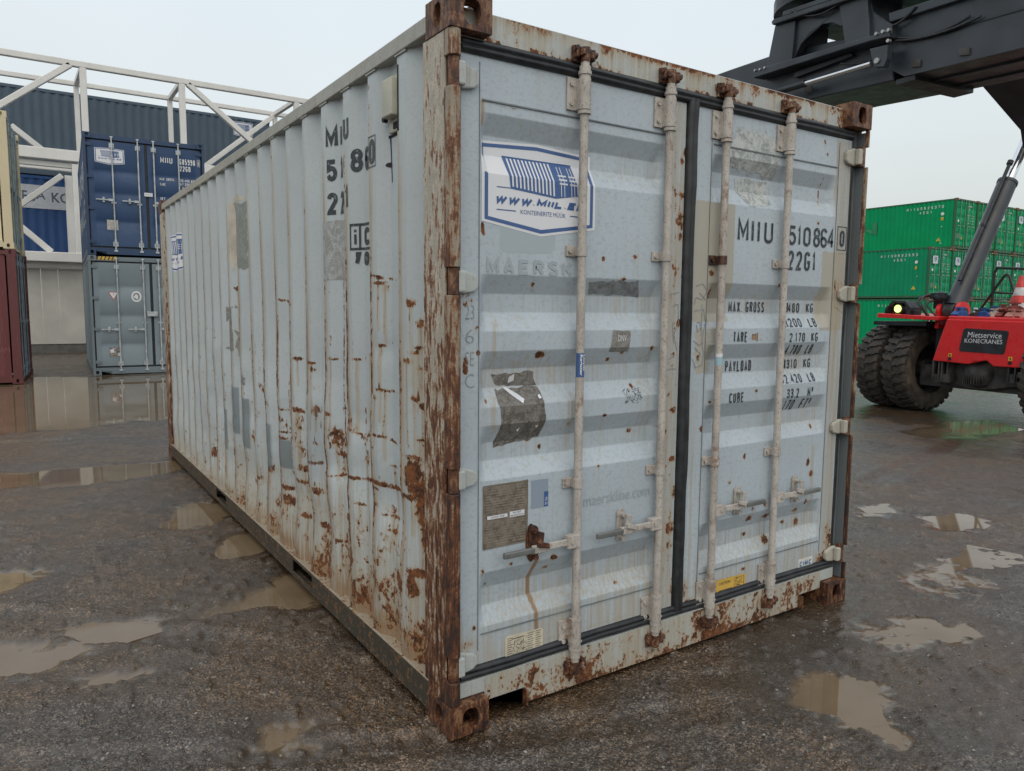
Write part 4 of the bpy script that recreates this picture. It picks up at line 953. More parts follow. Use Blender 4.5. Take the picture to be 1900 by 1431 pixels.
D.build(FRONT, 'warning_label', [simple('yellow_label', (.62, .40, .08), .4, 0, .08), M_ink], doorR)
D = Decal(); D.rect(2.092, 2.212, .211, .268, 0, 0); D.stext('CIMC', 2.104, 2.202, .226, .253, 1, 1, w=.007); D.build(FRONT, 'maker_label', [simple('white_label', (.62, .62, .58), .4, 0, .06), simple('label_blue_print', (.04, .16, .36), .4)], doorR)
D = Decal()
D.poly(ragged([(1.46, 2.31), (1.50, 2.37), (1.60, 2.36), (1.70, 2.375), (1.765, 2.32), (1.80, 2.22), (1.80, 2.17), (1.70, 2.18), (1.44, 2.19), (1.43, 2.25)], .02, .014, 5), 0, 0)
D.poly(ragged([(1.52, 2.15), (1.75, 2.16), (1.755, 2.05), (1.70, 2.03), (1.66, 2.04), (1.63, 2.02), (1.55, 2.07)], .02, .010, 6), 0, 0)
D.build(FRONT, 'sticker_residue', [M_resid2], doorR)
D = Decal(); D.stext('11E.', 1.648, 1.706, 1.412, 1.450, 0, 1, w=.011); D.build(FRONT, 'orange_overpaint', [simple('rust_orange_paint', (.33, .17, .08), .6)], doorR)
M_scr = decal('marker_scribble', (.22, .24, .25), .6, .9)
D = Decal()
for pts in ([(1.255, 1.66), (1.30, 1.67), (1.33, 1.64), (1.30, 1.60), (1.26, 1.61), (1.25, 1.58)], [(1.25, 1.55), (1.31, 1.56), (1.325, 1.50), (1.305, 1.42), (1.32, 1.36), (1.31, 1.31), (1.27, 1.30), (1.25, 1.34)], [(1.27, 1.50), (1.29, 1.50), (1.295, 1.47), (1.275, 1.46), (1.268, 1.49)], [(1.25, 1.42), (1.29, 1.40), (1.315, 1.41)], [(1.26, 1.39), (1.30, 1.36), (1.28, 1.33)], [(1.28, 1.63), (1.32, 1.60)], [(1.30, 1.58), (1.30, 1.44)]): D.path(pts, .003)
D.build(FRONT, 'marker_scribble', [M_scr], doorR)
D = Decal()
for pts in ([(1.09, 1.64), (1.085, 1.50), (1.09, 1.36), (1.085, 1.30), (1.15, 1.30)], [(1.10, 1.62), (1.15, 1.63)], [(1.12, 1.57), (1.15, 1.58), (1.155, 1.50), (1.13, 1.45), (1.15, 1.38)], [(1.10, 1.34), (1.14, 1.36)], [(1.12, 1.50), (1.13, 1.41)]): D.path(pts, .003)
for ch, z in (('23', 1.515), ('6', 1.43), ('SE', 1.35), ('C', 1.27)): D.text(ch, .092, .128, z, z+.05, 0, 1, bold=-.02)
D.build(FRONT, 'marker_scribble', [M_scr], doorL)
# narrow stickers wrapped round two rods
def wrap(i, z0, z1, mat, txt, tm, parent, side):
    x = RX[i]; n = 14; V = np.zeros((2, n, 3))
    for j in range(n):
        t = math.pi*(.97+1.06*j/(n-1))
        for q, z in ((0, z0), (1, z1)): V[q, j] = (x+.0178*math.cos(t), RY+.0178*math.sin(t), z)
    o = grid_mesh('rod_sticker', V, mat, parent, smooth=True)
    if txt:
        Dd = Decal(); vs, fs = text_tris(txt, .03)
        pts = [(-.014+.024*(y), -(x_-.5)*(z1-z0)*.88+(z0+z1)/2) for x_, y in vs]; Dd.parts.append((pts, fs, 0, 1))
        Dd.build(Surf(lambda u, v, off: (x+u, RY-math.sqrt(max(0, .0178**2-u*u))-off, v)), 'sticker_text', [tm], o)
rodsL = [c for c in doorL.children if c.name.startswith('locking_rod')]; rodsR = [c for c in doorR.children if c.name.startswith('locking_rod')]
wrap(0, 1.292, 1.385, M_blue, 'Lloyds\nRegister', M_white, doorL, 0); wrap(2, 1.31, 1.345, decal('pale_blue_band', (.30, .47, .56), .4), None, None, doorR, 0); wrap(2, 1.346, 1.362, M_white, None, None, doorR, 0)

# -- lettering and stickers on the side wall (u = -y)
D = Decal()
def ST(t, ya, yb, z0, z1):
    D = Decal(); D.stext(t, -ya, -yb, z0, z1, 0, 1, w=min(.021, abs(ya-yb)*.9)); D.build(SIDE, 'stencil_lettering', [M_ink], wall)
for t, ya, yb in (('M', 1.212, 1.138), ('I', 1.118, 1.098), ('I', 1.045, 1.025), ('U', .990, .928)): ST(t, ya, yb, 2.284, 2.382)
for t, ya, yb in (('5', 1.205, 1.145), ('1', 1.122, 1.092), ('0', 1.050, 1.0), ('8', .915, .852), ('6', .832, .788), ('4', .760, .73), ('0', .704, .648)): ST(t, ya, yb, 2.135, 2.234)
for t, ya, yb in (('2', 1.202, 1.145), ('2', 1.125, 1.082), ('G', 1.055, 1.0), ('1', .980, .935)): ST(t, ya, yb, 1.983, 2.084)
D = Decal(); D.strip([(-.712, 2.125), (-.712, 2.245), (-.641, 2.245), (-.641, 2.125), (-.712, 2.125)], .004); D.build(SIDE, 'digit_frame', [M_ink], wall)
ST('i', .902, .888, 1.822, 1.898); ST('C', .848, .790, 1.822, 1.898); ST('7', .905, .868, 1.735, 1.795); ST('0', .852, .80, 1.735, 1.795)
D = Decal(); D.strip([(-.922, 1.808), (-.922, 1.912), (-.775, 1.912), (-.775, 1.808), (-.922, 1.808)], .011); D.strip([(-.872, 1.808), (-.872, 1.912)], .011)
D.build(SIDE, 'code_frame', [M_ink], wall)
D = Decal(); draw_logo(D, lambda u, v: (-5.58+.66*u, 1.905+.30*v)); D.build(SIDE, 'logo_sticker', [M_white, M_blue], wall)
D = Decal(); D.poly(ragged([(-1.33, 1.955), (-1.02, 1.955), (-1.02, 1.68), (-1.345, 1.68)], .03, .004, 8), 0, 0); D.build(SIDE, 'sticker_residue', [residue_mat('pale_tape_residue', (.25, .255, .245), (.37, .40, .41), (.17, .16, .14))], wall)
D = Decal(); D.poly(ragged([(-3.10, 2.24), (-2.81, 2.23), (-2.81, 1.80), (-3.07, 1.83)], .03, .012, 9), 0, 0); D.build(SIDE, 'bare_patch', [residue_mat('bare_patch_grey', (.17, .19, .18), (.22, .25, .24), (.28, .28, .25))], wall)
D = Decal(); D.poly(ragged([(-3.16, 2.26), (-3.10, 2.25), (-3.07, 1.84), (-3.13, 1.79), (-3.19, 1.95), (-3.17, 2.12)], .03, .018, 10), 0, 0); D.poly(ragged([(-3.12, 2.29), (-2.83, 2.27), (-2.83, 2.235), (-3.12, 2.245)], .03, .012, 18), 0, 0); D.build(SIDE, 'peeling_edge', [simple('peeling_primer', (.46, .43, .36), .6)], wall)
D = Decal(); D.poly(ragged([(-3.40, 1.55), (-3.15, 1.55), (-3.15, 1.245), (-3.42, 1.245)], .03, .006, 11), 0, 0); D.poly(ragged([(-3.12, 1.56), (-2.90, 1.44), (-2.88, 1.20), (-3.05, 1.13), (-3.12, 1.25)], .03, .02, 12), 0, 0); D.poly(ragged([(-3.08, 1.12), (-2.86, 1.10), (-2.86, 1.02), (-3.06, 1.04)], .03, .012, 13), 0, 0)
D.build(SIDE, 'sticker_residue', [residue_mat('dark_torn_residue', (.13, .125, .11), (.24, .245, .235), (.34, .34, .32))], wall)
# ventilator
m = MB(); yv = .50
m.box(XI-.012, XI-.002, .43, .565, 2.235, 2.45); m.box(-.004, XI-.012, .455, .545, 2.285, 2.425); v_ = m.build('ventilator', simple('cream_ventilator_plastic', (.42, .42, .34), .45, 0, .1), main, bevel=.006)
m = MB(); m.box(XI-.016, XI-.0121, .478, .515, 2.245, 2.270); m.cyl((.012, .57, 2.29), (.03, .57, 2.29), .012, 10); m.build('vent_screw', M_dark, v_)
D = Decal(); D.poly([(-.575, 2.23), (-.565, 2.23), (-.555, 2.05), (-.562, 2.05)], 0, 0); D.rect(-.43, -.418, 2.22, 2.46, 0, 0); D.rect(-.58, -.425, 2.222, 2.234, 0, 0); D.poly(shaky(-.575, 2.12, .018, .010, 10, .3), 0, 1); D.build(SIDE, 'sealant_smear', [M_dark], wall)

# ================================================================== OTHER CONTAINERS
def bg_container(name, label, cat, loc, rz, Ln, Wd, Ht, col, group=None, rods='gal', fitting=None, recs=(.86, .53, .20), text=None, extra=None, detail=True, rust=.02, rodcol=None, cast=None, side_ribs=True, rim=None):
    t = thing(name, label, cat, loc, rz, group)
    P = painted(name+'_paint', col, .52, rust=rust, dirt=.18, speck=.10, dirtcol=tuple(c*.75 for c in col))
    Pd = painted(name+'_frame_paint', tuple(c*.8 for c in col), .42, rust=rust+.03, dirt=.25, speck=.1) if rim is None else rim
    Mr = rodcol or simple(name+'_rod_steel', (.46, .50, .52), .35, .3)
    # corrugated long side
    n = int(Ln/.28); pit = (Ln-.40)/n; ysl = [.19]; xsl = [.04]
    for i in range(n):
        a = .2+i*pit
        for f, x in ((.0, .045), (.25, .010), (.5, .010), (.75, .045)): ysl.append(a+f*pit); xsl.append(x)
    ysl += [Ln-.19]; xsl += [.04]
    V = np.zeros((2, len(ysl), 3)); V[0, :, 2] = .15; V[1, :, 2] = Ht-.10
    for k in (0, 1): V[k, :, 0] = xsl; V[k, :, 1] = ysl
    grid_mesh('side_wall', V, P, t)
    V2 = V.copy(); V2[:, :, 0] = Wd-V2[:, :, 0]; grid_mesh('side_wall', V2, P, t)
    for x0, x1 in ((.002, .055), (Wd-.055, Wd-.002)):
        MB().box(x0, x1, .178, Ln-.178, Ht-.10, Ht-.025).build('top_rail', Pd, t); MB().box(x0, x1, .178, Ln-.178, .03, .155).build('bottom_rail', Pd, t)
        for y0, y1 in ((.01, .16), (Ln-.17, Ln-.01)): MB().box(x0, x1, y0, y1, .118, Ht-.118).build('corner_post', Pd, t)
    Mc = cast or Pd
    for (x, sx) in ((0, 1), (Wd, -1)):
        for (y, sy) in ((0, 1), (Ln, -1)):
            for (z, sz) in ((0, 1), (Ht, -1)):
                if detail: casting((x, y, z), sx, sy, sz).build('corner_casting', Mc, t)
                else: MB().box(min(x, x+sx*.16), max(x, x+sx*.16), min(y, y+sy*.17), max(y, y+sy*.17), min(z, z+sz*.118), max(z, z+sz*.118)).build('corner_casting', Mc, t)
    MB().box(.056, Wd-.056, .12, Ln-.03, Ht-.05, Ht-.04).build('roof', P, t)
    MB().box(.056, Wd-.056, Ln-.05, Ln-.03, .1, Ht-.06).build('end_wall', P, t)
    MB().box(.05, Wd-.05, .05, .115, Ht-.115, Ht-.02).build('header', Pd, t)
    m = MB(); m.prism([(.05, .16), (Wd-.05, .16), (Wd-.05, .12), (Wd-.17, .12), (Wd-.17, .08), (Wd-.37, .08), (Wd-.37, .02), (.37, .02), (.37, .08), (.17, .08), (.17, .12), (.05, .12)], 1, .045, .11)
    m.build('sill', Pd, t)
    MB().box(.056, Wd-.056, .112, .118, .12, Ht-.06).build('door_seal', M_rubber, t)
    zt, zb = Ht-.15, .20; mid = Wd/2; doors = []
    for (x0, x1, s) in ((.085, mid-.03, -1), (mid+.03, Wd-.085, 1)):
        zc = [zb]+sorted(v for f in recs for v in (zb+(zt-zb)*f-.10, zb+(zt-zb)*f-.04, zb+(zt-zb)*f+.03, zb+(zt-zb)*f+.09))+[zt]
        def dep(z):
            o = 0
            for f in recs:
                c = zb+(zt-zb)*f; o = max(o, min((z-(c-.10))/.06, ((c+.09)-z)/.06, 1))
            return max(o, 0)*.035
        xsd = [x0, x0+.10, x0+.13, x1-.13, x1-.10, x1]; pxm = [0, 0, 1, 1, 0, 0]
        V = np.zeros((len(zc), 6, 3))
        for a, z in enumerate(zc):
            for b_ in range(6): V[a, b_] = (xsd[b_], .065+dep(z)*pxm[b_], z)
        d = grid_mesh('door', V, P, t); doors.append(d)
        for xr in ((x0+.47, x1-.13) if s < 0 else (x0+.13, x1-.47)):
            m = MB(); m.cyl((xr, .03, .09), (xr, .03, Ht-.05), .017, 8 if not detail else 12)
            for z in (Ht-.24, .30):
                m.cyl((xr, .03, z-.05), (xr, .03, z+.05), .028, 10)
            m.build('locking_rod', Mr, d)
            if detail:
                for z in (Ht-.24, .25, Ht*.44):
                    h_ = .05 if z != Ht*.44 else .018; MB().box(xr-.05, xr+.05, .045, .0645, z-h_, z+h_).build('rod_bracket', Mr, d)
                MB().obox((xr, .035, .10), (.035, 0, 0), (0, .015, 0), (0, 0, .02)).build('cam_lug', Mr, d); MB().obox((xr, .035, Ht-.055), (.03, 0, 0), (0, .015, 0), (0, 0, .012)).build('cam_lug', Mr, d)
            hz = Ht*(.385 if extra == 'grey' else .46)
            m = MB(); m.obox((xr+s*.06, .015, hz), (.045, 0, 0), (0, .01, 0), (0, 0, .026)); m.obox((xr+s*.22, .015, hz), (.13, 0, 0), (0, .008, 0), (0, 0, .012)); m.build('handle', Mr, d)
            MB().obox((xr+s*.20, .045, hz), (.02, 0, 0), (0, .018, 0), (0, 0, .055)).build('handle_catch', Mr, d)
        if detail:
            for f in (.04, .36, .66, .96):
                z = zb+(zt-zb)*f; a, b2 = (.03, x0+.09) if s < 0 else (x1-.09, Wd-.03); MB().box(a, b2, .035, .062, z-.035, z+.035).build('hinge', Pd, d)
        else:
            xo = x0 if s < 0 else x1
    return t, doors, P, Mr
M_wtext = decal('white_stencil_paint', (.66, .68, .68), .5, .1)
def flat_surf(y=.062): return Surf(lambda u, v, off: (u, y-off, v))
def side_surf(x=.006): return Surf(lambda u, v, off: (x-off, -u, v))
WL, HL = 2.49, 2.66
# blue over grey, far left
g_xy = atZ((173.6, 697), 0)[:2]; GRZ = R(-2.5)
grey_c, dg_, Pg, Mg = bg_container('shipping_container', 'clean slate grey container standing in the flooded yard, under the navy blue one', 'shipping container', (g_xy[0], g_xy[1], 0), GRZ, 6.06, WL, HL, (.185, .235, .265), recs=(.77, .49, .21), extra='grey', rust=-.2)
D = Decal()
for i in range(5): D.poly([(.185+.075*i, HL-.095), (.235+.075*i, HL-.095), (.265+.075*i, HL-.02), (.215+.075*i, HL-.02)], 1, 2)
D.rect(.175, .60, HL-.097, HL-.018, 0, 1)
D.build(Surf(lambda u, v, off: (u, .049-off, v)), 'hazard_stripe', [M_ink, simple('hazard_yellow', (.60, .40, .06), .4)], grey_c)
for i in range(1):
    D = Decal(); D.poly([(.36, 1.86), (.58, 1.86), (.47, 1.67)], 0, 1); D.poly([(.385, 1.847), (.555, 1.847), (.47, 1.70)], 1, 2); D.text('Z', .455, .485, 1.79, 1.83, 0, 3)
    D.build(flat_surf(), 'triangle_sticker', [simple('triangle_red', (.45, .10, .10), .4), M_white], dg_[0])
D = Decal(); D.poly(shaky(.93, 1.765, .105, .125, 24, 0), 0, 1); D.poly(shaky(.93, 1.765, .07, .085, 24, 0), 1, 2); D.poly(shaky(.93, 1.765, .045, .055, 10, .8, 3), 2, 3)
D.build(flat_surf(), 'round_seal_sticker', [M_white, simple('seal_grey', (.16, .19, .20), .4), M_white], dg_[0])
D = Decal(); D.rect(.34, .56, .40, .62, 0, 1); D.poly(ragged([(.35, .56), (.44, .60), (.42, .5), (.36, .49)], .03, .01, 1), 1, 2); D.poly([(.50, .44), (.55, .41), (.55, .49), (.52, .49)], 1, 2)
D.build(flat_surf(), 'data_plate', [simple('plate_bronze', (.32, .29, .27), .3, .5, .3, 30), M_white], dg_[0])
MB().obox((WL/2, .035, HL*.515), (.11, 0, 0), (0, .03, 0), (0, 0, .055)).build('lock_box', Mg, grey_c, bevel=.008)
navy_c, dn_, Pn, Mn = bg_container('shipping_container', 'navy blue container stacked on top of the slate grey one', 'shipping container', (g_xy[0]+.01, g_xy[1], HL+.012), GRZ, 6.06, WL-.03, HL-.03, (.022, .060, .145), recs=(.72, .51, .24), rust=-.2)
D = Decal(); draw_logo(D, lambda u, v: (.22+.58*u, 2.02+.30*v), flat=True); D.build(flat_surf(), 'logo_sticker', [M_white, M_blue], dn_[0])
for t_, a, b, c, d in (('MIIU', 1.53, 1.78, 2.13, 2.26), ('685990', 1.93, 2.26, 2.13, 2.26), ('1', 2.325, 2.35, 2.14, 2.25), ('22GB', 1.93, 2.16, 1.98, 2.10), ('MAX. GROSS', 1.50, 1.80, 1.74, 1.80), ('TARE', 1.50, 1.62, 1.62, 1.68), ('30.480 KGS', 1.93, 2.27, 1.74, 1.80), ('67.200 LBS', 1.93, 2.27, 1.66, 1.72), ('2.290 KGS', 1.97, 2.27, 1.57, 1.63), ('5.050 LBS', 1.97, 2.27, 1.49, 1.55), ('NET', 1.50, 1.60, 1.30, 1.36), ('28.190 KGS', 1.93, 2.27, 1.30, 1.36), ('CU.CAP', 1.50, 1.66, 1.05, 1.11), ('33.2 CU.M', 1.93, 2.27, 1.05, 1.11)): D = Decal(); D.stext(t_, a, b, c, d, w=.017 if d-c > .1 else None); D.build(flat_surf(), 'door_lettering', [M_wtext], dn_[1])
D = Decal()
D.path([(2.31, 2.12), (2.365, 2.12), (2.365, 2.27), (2.31, 2.27), (2.31, 2.12)], .007)
D.build(flat_surf(), 'digit_frame', [M_wtext], dn_[1])
D = Decal(); D.rect(.40, .62, .56, .78, 0, 1); D.build(flat_surf(), 'data_plate', [simple('plate_pale', (.42, .41, .38), .35, .3, .1, 20)], dn_[0])
D = Decal(); D.rect(1.17, 1.34, 1.35, 1.43, 0, 1); D.text('CAUTION', 1.19, 1.32, 1.38, 1.40, 1, 2); D.build(Surf(lambda u, v, off: (u, .052-off, v)), 'door_label', [M_white, M_ink], dn_[0])
D = Decal()
D.stext('KONTEINER', -5.6, -.5, 1.55, 2.10, 0, 1, w=.09); D.build(side_surf(), 'side_lettering', [M_wtext], navy_c); D = Decal(); D.stext('WWW.MIIL.EE', -5.6, -.5, .75, 1.25, 0, 1, w=.08, shear=.2)
D.build(side_surf(), 'side_lettering', [M_wtext], navy_c)

# cream over maroon, at the left edge, seen along their long sides
rc = atZ((44, 712), 0)[:2]
red_c, dr_, Pr, Mr_ = bg_container('shipping_container', 'maroon container with chalky scratches at the left edge, standing in the puddle', 'shipping container', (rc[0], rc[1], 0), R(85.5), 6.06, WL, 2.63, (.125, .030, .032), rust=.10, rodcol=simple('dull_rod_steel', (.16, .20, .22), .5, .3))
cr_, dc_, Pc, Mc_ = bg_container('shipping_container', 'cream container stacked on the maroon one at the left edge', 'shipping container', (rc[0]-.02, rc[1], 2.64), R(85.5), 6.06, WL, 2.60, (.72, .63, .42), rust=.05, rodcol=simple('grey_rod_steel', (.22, .28, .30), .5, .3))
for cc, st, tx in ((cr_, M_ghost, 'CNJ1'), (red_c, simple('pale_scratch', (.25, .10, .10), .6), None)):
    D = Decal()
    if tx:
        vs, fs = text_tris(tx, -.01); D.parts.append(([(-.62+.28*(1-y)*1.0, .25+1.1*x) for x, y in vs], fs, 0, 1))
    else:
        r_ = random.Random(5)
        for i in range(26):
            u = -.25-.45*r_.random(); v = .35+2.0*r_.random(); D.line((u, v), (u+.02*(r_.random()-.5), v+.06+.2*r_.random()), .006)
        D.text('7', -.55, -.47, 1.75, 1.88, 1, 1); D.text('KAM', -.42, -.2, .62, .72, 0, 1, bold=-.01)
    D.build(side_surf(), 'chalk_marks', [st, M_white], cc)

# green 40-foot containers
GREEN = (.001, .265, .100)
GW, GL, GH = 2.438, 12.192, 2.896
zg = -.55
pt = atZ((1777, 367.5), zg+3*GH)
g0, d0, Pgr, Mgr = bg_container('shipping_container', 'x', 'shipping container', (pt[0], pt[1], zg+2*GH+.02), R(-1.0), GL, GW, GH, GREEN, 'green containers stacked three high', detail=False, rust=.03, rodcol=simple('pale_green_rod', (.20, .36, .27), .45, .2), recs=(.84, .65, .46, .28, .10),
    rim=painted('green_frame_paint', (.012, .105, .045), .5, rust=.22, dirt=.5), cast=simple('brown_casting', (.13, .085, .055), .6))
for ch in list(g0.children):
    if ch.name.startswith('corner_post'): ch.data.materials[0] = painted('brownish_green_post', (.05, .085, .045), .5, rust=.24, dirt=.5) if ch.name == 'corner_post' else ch.data.materials[0]
MB().obox((.25, .045, GH-.06), (.11, 0, 0), (0, .012, 0), (0, 0, .035)).build('rust_mark', simple('ochre_mark', (.35, .22, .09), .6), g0)
MB().obox((GW-.25, .045, GH-.06), (.11, 0, 0), (0, .012, 0), (0, 0, .035)).build('rust_mark', simple('ochre_mark_2', (.35, .22, .09), .6), g0)
D = Decal()
for t_, a, b, c, d in (('MIIU 082597', .10, .62, 2.46, 2.56), ('45G1', .14, .42, 2.30, 2.39), ('MAX.GROSS', .10, .45, 1.95, 2.01), ('30.480 KG', .55, .95, 1.95, 2.01), ('TARE', .12, .40, 1.83, 1.89), ('3.850 KG', .55, .95, 1.83, 1.89), ('NET', .12, .30, 1.66, 1.72), ('26.630 KG', .55, .95, 1.66, 1.72), ('CU.CAP', .12, .40, 1.50, 1.56), ('76.4 CU.M', .55, .95, 1.50, 1.56)):
    D.stext(t_, GW/2+a, GW/2+b, c, d, 0, 1)
D.build(flat_surf(), 'door_lettering', [M_wtext], d0[1])
D = Decal(); D.rect(.30, .46, 1.55, 1.68, 0, 1); D.rect(.30, .62, .62, .90, 1, 1); D.poly([(.72, .58), (.92, .58), (.82, .78)], 2, 1); D.text('!', .80, .84, .61, .71, 3, 2)
D.build(flat_surf(), 'door_plates', [M_white, simple('old_plate', (.12, .20, .14), .5), simple('warning_yellow', (.62, .42, .04), .4), M_ink], d0[0])
D = Decal()
for i, ch in enumerate('MIIU0825970'): D.stext(ch, -(2.95-.21*i), -(2.95-.21*i)+.10, 2.40, 2.56, 0, 1)
for i, ch in enumerate('45G1'): D.stext(ch, -(2.15-.21*i), -(2.15-.21*i)+.10, 2.14, 2.30, 0, 1)
D.poly(shaky(-.80, 2.06, .10, .09, 12, .2), 0, 1); D.rect(-.88, -.72, 1.68, 1.86, 1, 1); D.text('2.9', -.86, -.74, 1.72, 1.80, 3, 2); D.poly([(-1.08, .48), (-.80, .48), (-.94, .70)], 1, 1); D.text('!', -.96, -.92, .51, .62, 3, 2); D.rect(-.86, -.76, .34, .38, 0, 1); D.rect(-.84, -.78, 1.30, 1.34, 0, 1)
D.text('GREEN', -11.2, -4.8, 1.15, 1.95, 2, 0, bold=.03)
D.build(side_surf(), 'side_lettering', [M_wtext, simple('caution_yellow', (.62, .42, .04), .4), simple('faded_green_lettering', (.012, .215, .09), .45, 0, .2, 2), M_ink], g0)
def sticker(t_):
    D_ = Decal(); draw_logo(D_, lambda u, v: (.30+.55*u, 1.98+.42*v), flat=True); return D_.build(Surf(lambda u, v, off: (u, .028-off, v)), 'logo_sticker', [M_white, M_blue], t_)
labels = {2: ['green container at the top corner of the stack, long side fully in view', 'green container in the top row, second from the corner, behind the lift cylinder', 'green container in the top row, third from the corner', 'green container in the top row at the right edge of the photo'],
          1: ['green corner container in the middle row with a white sticker on its door', 'green container in the middle row, second from the corner, half behind the lift cylinder', 'green container in the middle row, just right of the lift cylinder', 'green container in the middle row behind the black handrail', 'green container in the middle row behind the traffic cone'],
          0: ['green corner container in the bottom row, behind the lit work lamp', 'green container in the bottom row behind the red cylinder pivot', 'green container in the bottom row behind the lone blue twistlock', 'green container in the bottom row behind the foot of the handrail', 'green container in the bottom row behind the heap of twistlocks']}
stk = {(2, 2), (2, 3), (1, 0), (1, 1), (1, 2), (1, 3), (1, 4), (0, 1), (0, 2), (0, 3), (0, 4)}
ux, uy = math.cos(R(-1)), math.sin(R(-1))
plain = []
for row in (2, 1, 0):
    for i in range(len(labels[row])):
        if (row, i) in stk: continue
        plain.append((row, i))
def gloc(row, i): s = (i-(0 if row == 2 else 1))*(GW+.03); return (pt[0]+ux*s, pt[1]+uy*s, zg+row*(GH+.012))
made = []
for k_, (row, i) in enumerate(plain):
    c_ = g0 if k_ == 0 else copy_tree(g0); c_.location = gloc(row, i); made.append((c_, row, i))
sl0 = [ch for ch in g0.children if ch.name.startswith('side_lettering')][0].data.materials
c1 = copy_tree(g0); sticker(c1)
for k_, (row, i) in enumerate(sorted(stk)):
    c_ = c1 if k_ == 0 else copy_tree(c1); c_.location = gloc(row, i); made.append((c_, row, i))
GV = [painted('green_faded_paint', (.006, .245, .112), .5, rust=.04, dirt=.25, speck=.2, dirtcol=(.01, .16, .08)), painted('green_dirty_paint', (.003, .215, .072), .5, rust=.10, dirt=.3, speck=.2, dirtcol=(.02, .12, .05)), painted('green_bright_paint', (.001, .285, .110), .5, rust=.0, dirt=.2, speck=.1, dirtcol=(.01, .2, .09))]
for mt in GV+[Pgr]: mt.node_tree.nodes['Principled BSDF'].inputs['Specular IOR Level'].default_value = .12
def repaint(o, mt):
    for ch in o.children:
        if len(ch.material_slots) and ch.data.materials[0] == Pgr: ch.material_slots[0].link = 'OBJECT'; ch.material_slots[0].material = mt
        repaint(ch, mt)
for k_, (c_, row, i) in enumerate(made):
    if k_: repaint(c_, GV[(row*2+i*5+k_) % 3])
    if i == 0 and row < 2:
        for ch in list(c_.children):
            if ch.name.startswith('side_lettering'): bpy.data.objects.remove(ch)
        D = Decal(); num = 'MIIU0892593' if row else 'MIIU0948110'
        for j, ch in enumerate(num): D.stext(ch, -(2.95-.21*j), -(2.95-.21*j)+.10, 2.40, 2.56, 0, 1)
        for j, ch in enumerate('45G1'): D.stext(ch, -(2.15-.21*j), -(2.15-.21*j)+.10, 2.14, 2.30, 0, 1)
        D.poly(shaky(-.80, 2.06, .09, .09, 12, .2, 5), 0, 1); D.rect(-.86, -.74, 1.66, 1.82, 1, 1); D.poly([(-1.02, .50), (-.76, .50), (-.89, .72)], 1, 1); D.rect(-.74, -.68, 1.24, 1.27, 0, 1)
        D.text('GREEN', -11.2, -4.8, 1.15, 1.95, 2, 0); D.build(side_surf(), 'side_lettering', list(sl0), c_)
for c_, row, i in made: c_['label'] = labels[row][i]

# ================================================================== WHITE STEEL FRAME, NAVY CONTAINERS AND PANEL WALL
YF, YR, YN = 25.5, 28.0, 28.9
M_steel = painted('white_painted_steel', (.68, .68, .66), .45, rust=.02, dirt=.35, speck=.12, dirtcol=(.33, .30, .25), stn=.4)
fr_t = thing('steel_frame', 'white steel lattice frame of posts, beams and diagonal braces rising behind the containers', 'steel frame', (.5, YF, 0))
def FP(px, Y): p = atY(px, Y); return (p[0]-.5, p[1]-YF, p[2])
def fb(name, a, b, Y, w_=.20, h_=.20, ext=0, Y2=None):
    p = Vector(FP(a, Y)); q = Vector(FP(b, Y if Y2 is None else Y2)); d = (q-p).normalized()
    MB().beam(p-d*ext, q+d*ext, w_, h_).build(name, M_steel, fr_t, bevel=.02)
zt_f = atY((153, 121), YF)[2]; zt_r = atY((153, 158), YR)[2]; zm = atY((145, 290), YF)[2]
def lvl(name, x0, x1, Y, z, w_=.2, h_=.2): MB().box(x0-.5, x1-.5, Y-YF-w_/2, Y-YF+w_/2, z-h_/2, z+h_/2).build(name, M_steel, fr_t, bevel=.02)
XF = [atY((153, 121), YF)[0], atY((337, 153), YF)[0], atY((550, 190), YF)[0]]; XRr = [atY((141, 158), YR)[0], atY((315, 187), YR)[0], atY((510, 214), YR)[0]]
lvl('top_beam', -6, 9.5, YF, zt_f, .18, .19); lvl('top_beam', -6, 9.5, YR, zt_r, .16, .16)
lvl('middle_beam', -6, 5.05, YF, atY((145, 292), YF)[2], .3, .34); lvl('middle_beam', -6, 5.05, YR, atY((145, 315), YR)[2], .22, .22)
lvl('middle_beam', -6, 5.05, YF+.1, atY((145, 310), YF+.1)[2], .16, .16)
for x in XF: MB().box(x-.60, x-.41, -.09, .09, 6.2, zt_f-.095).build('post', M_steel, fr_t, bevel=.02)
for x in XRr: MB().box(x-.58, x-.42, YR-YF-.08, YR-YF+.08, 6.2, zt_r-.08).build('post', M_steel, fr_t, bevel=.02)
for px, Y in ((147, YF), (132, YR)):
    x = atY((px, 400), Y)[0]; MB().box(x-.64, x-.36, Y-YF-.12, Y-YF+.12, 3.0, 6.0).build('post', M_steel, fr_t, bevel=.02)
x = 5.0; MB().box(x-.5-.4, x-.5, -.12, .12, 3.0, 6.0).build('post', M_steel, fr_t, bevel=.02)
for a, b, Y in (((130, 120), (-40, 218), YF), ((348, 156), (470, 266), YF), ((510, 214), (368, 318), YR), ((20, 233), (78, 278), YR), ((115, 326), (32, 384), YR-.2), ((33, 416), (96, 468), YF+.1)):
    fb('diagonal_brace', a, b, Y, .18, .18)
for i in (0, 1, 2): MB().beam((XF[i]-.5, 0, zt_f), (XRr[i]-.5, YR-YF, zt_r), .14, .16).build('cross_beam', M_steel, fr_t, bevel=.02)
lvl('floor_beam', -6, 5.05, YF, atY((100, 477), YF)[2], .3, .30)
MB().box(-6.5, 4.5, .10, .3, 2.80, 2.92).build('drip_edge', M_steel, fr_t)

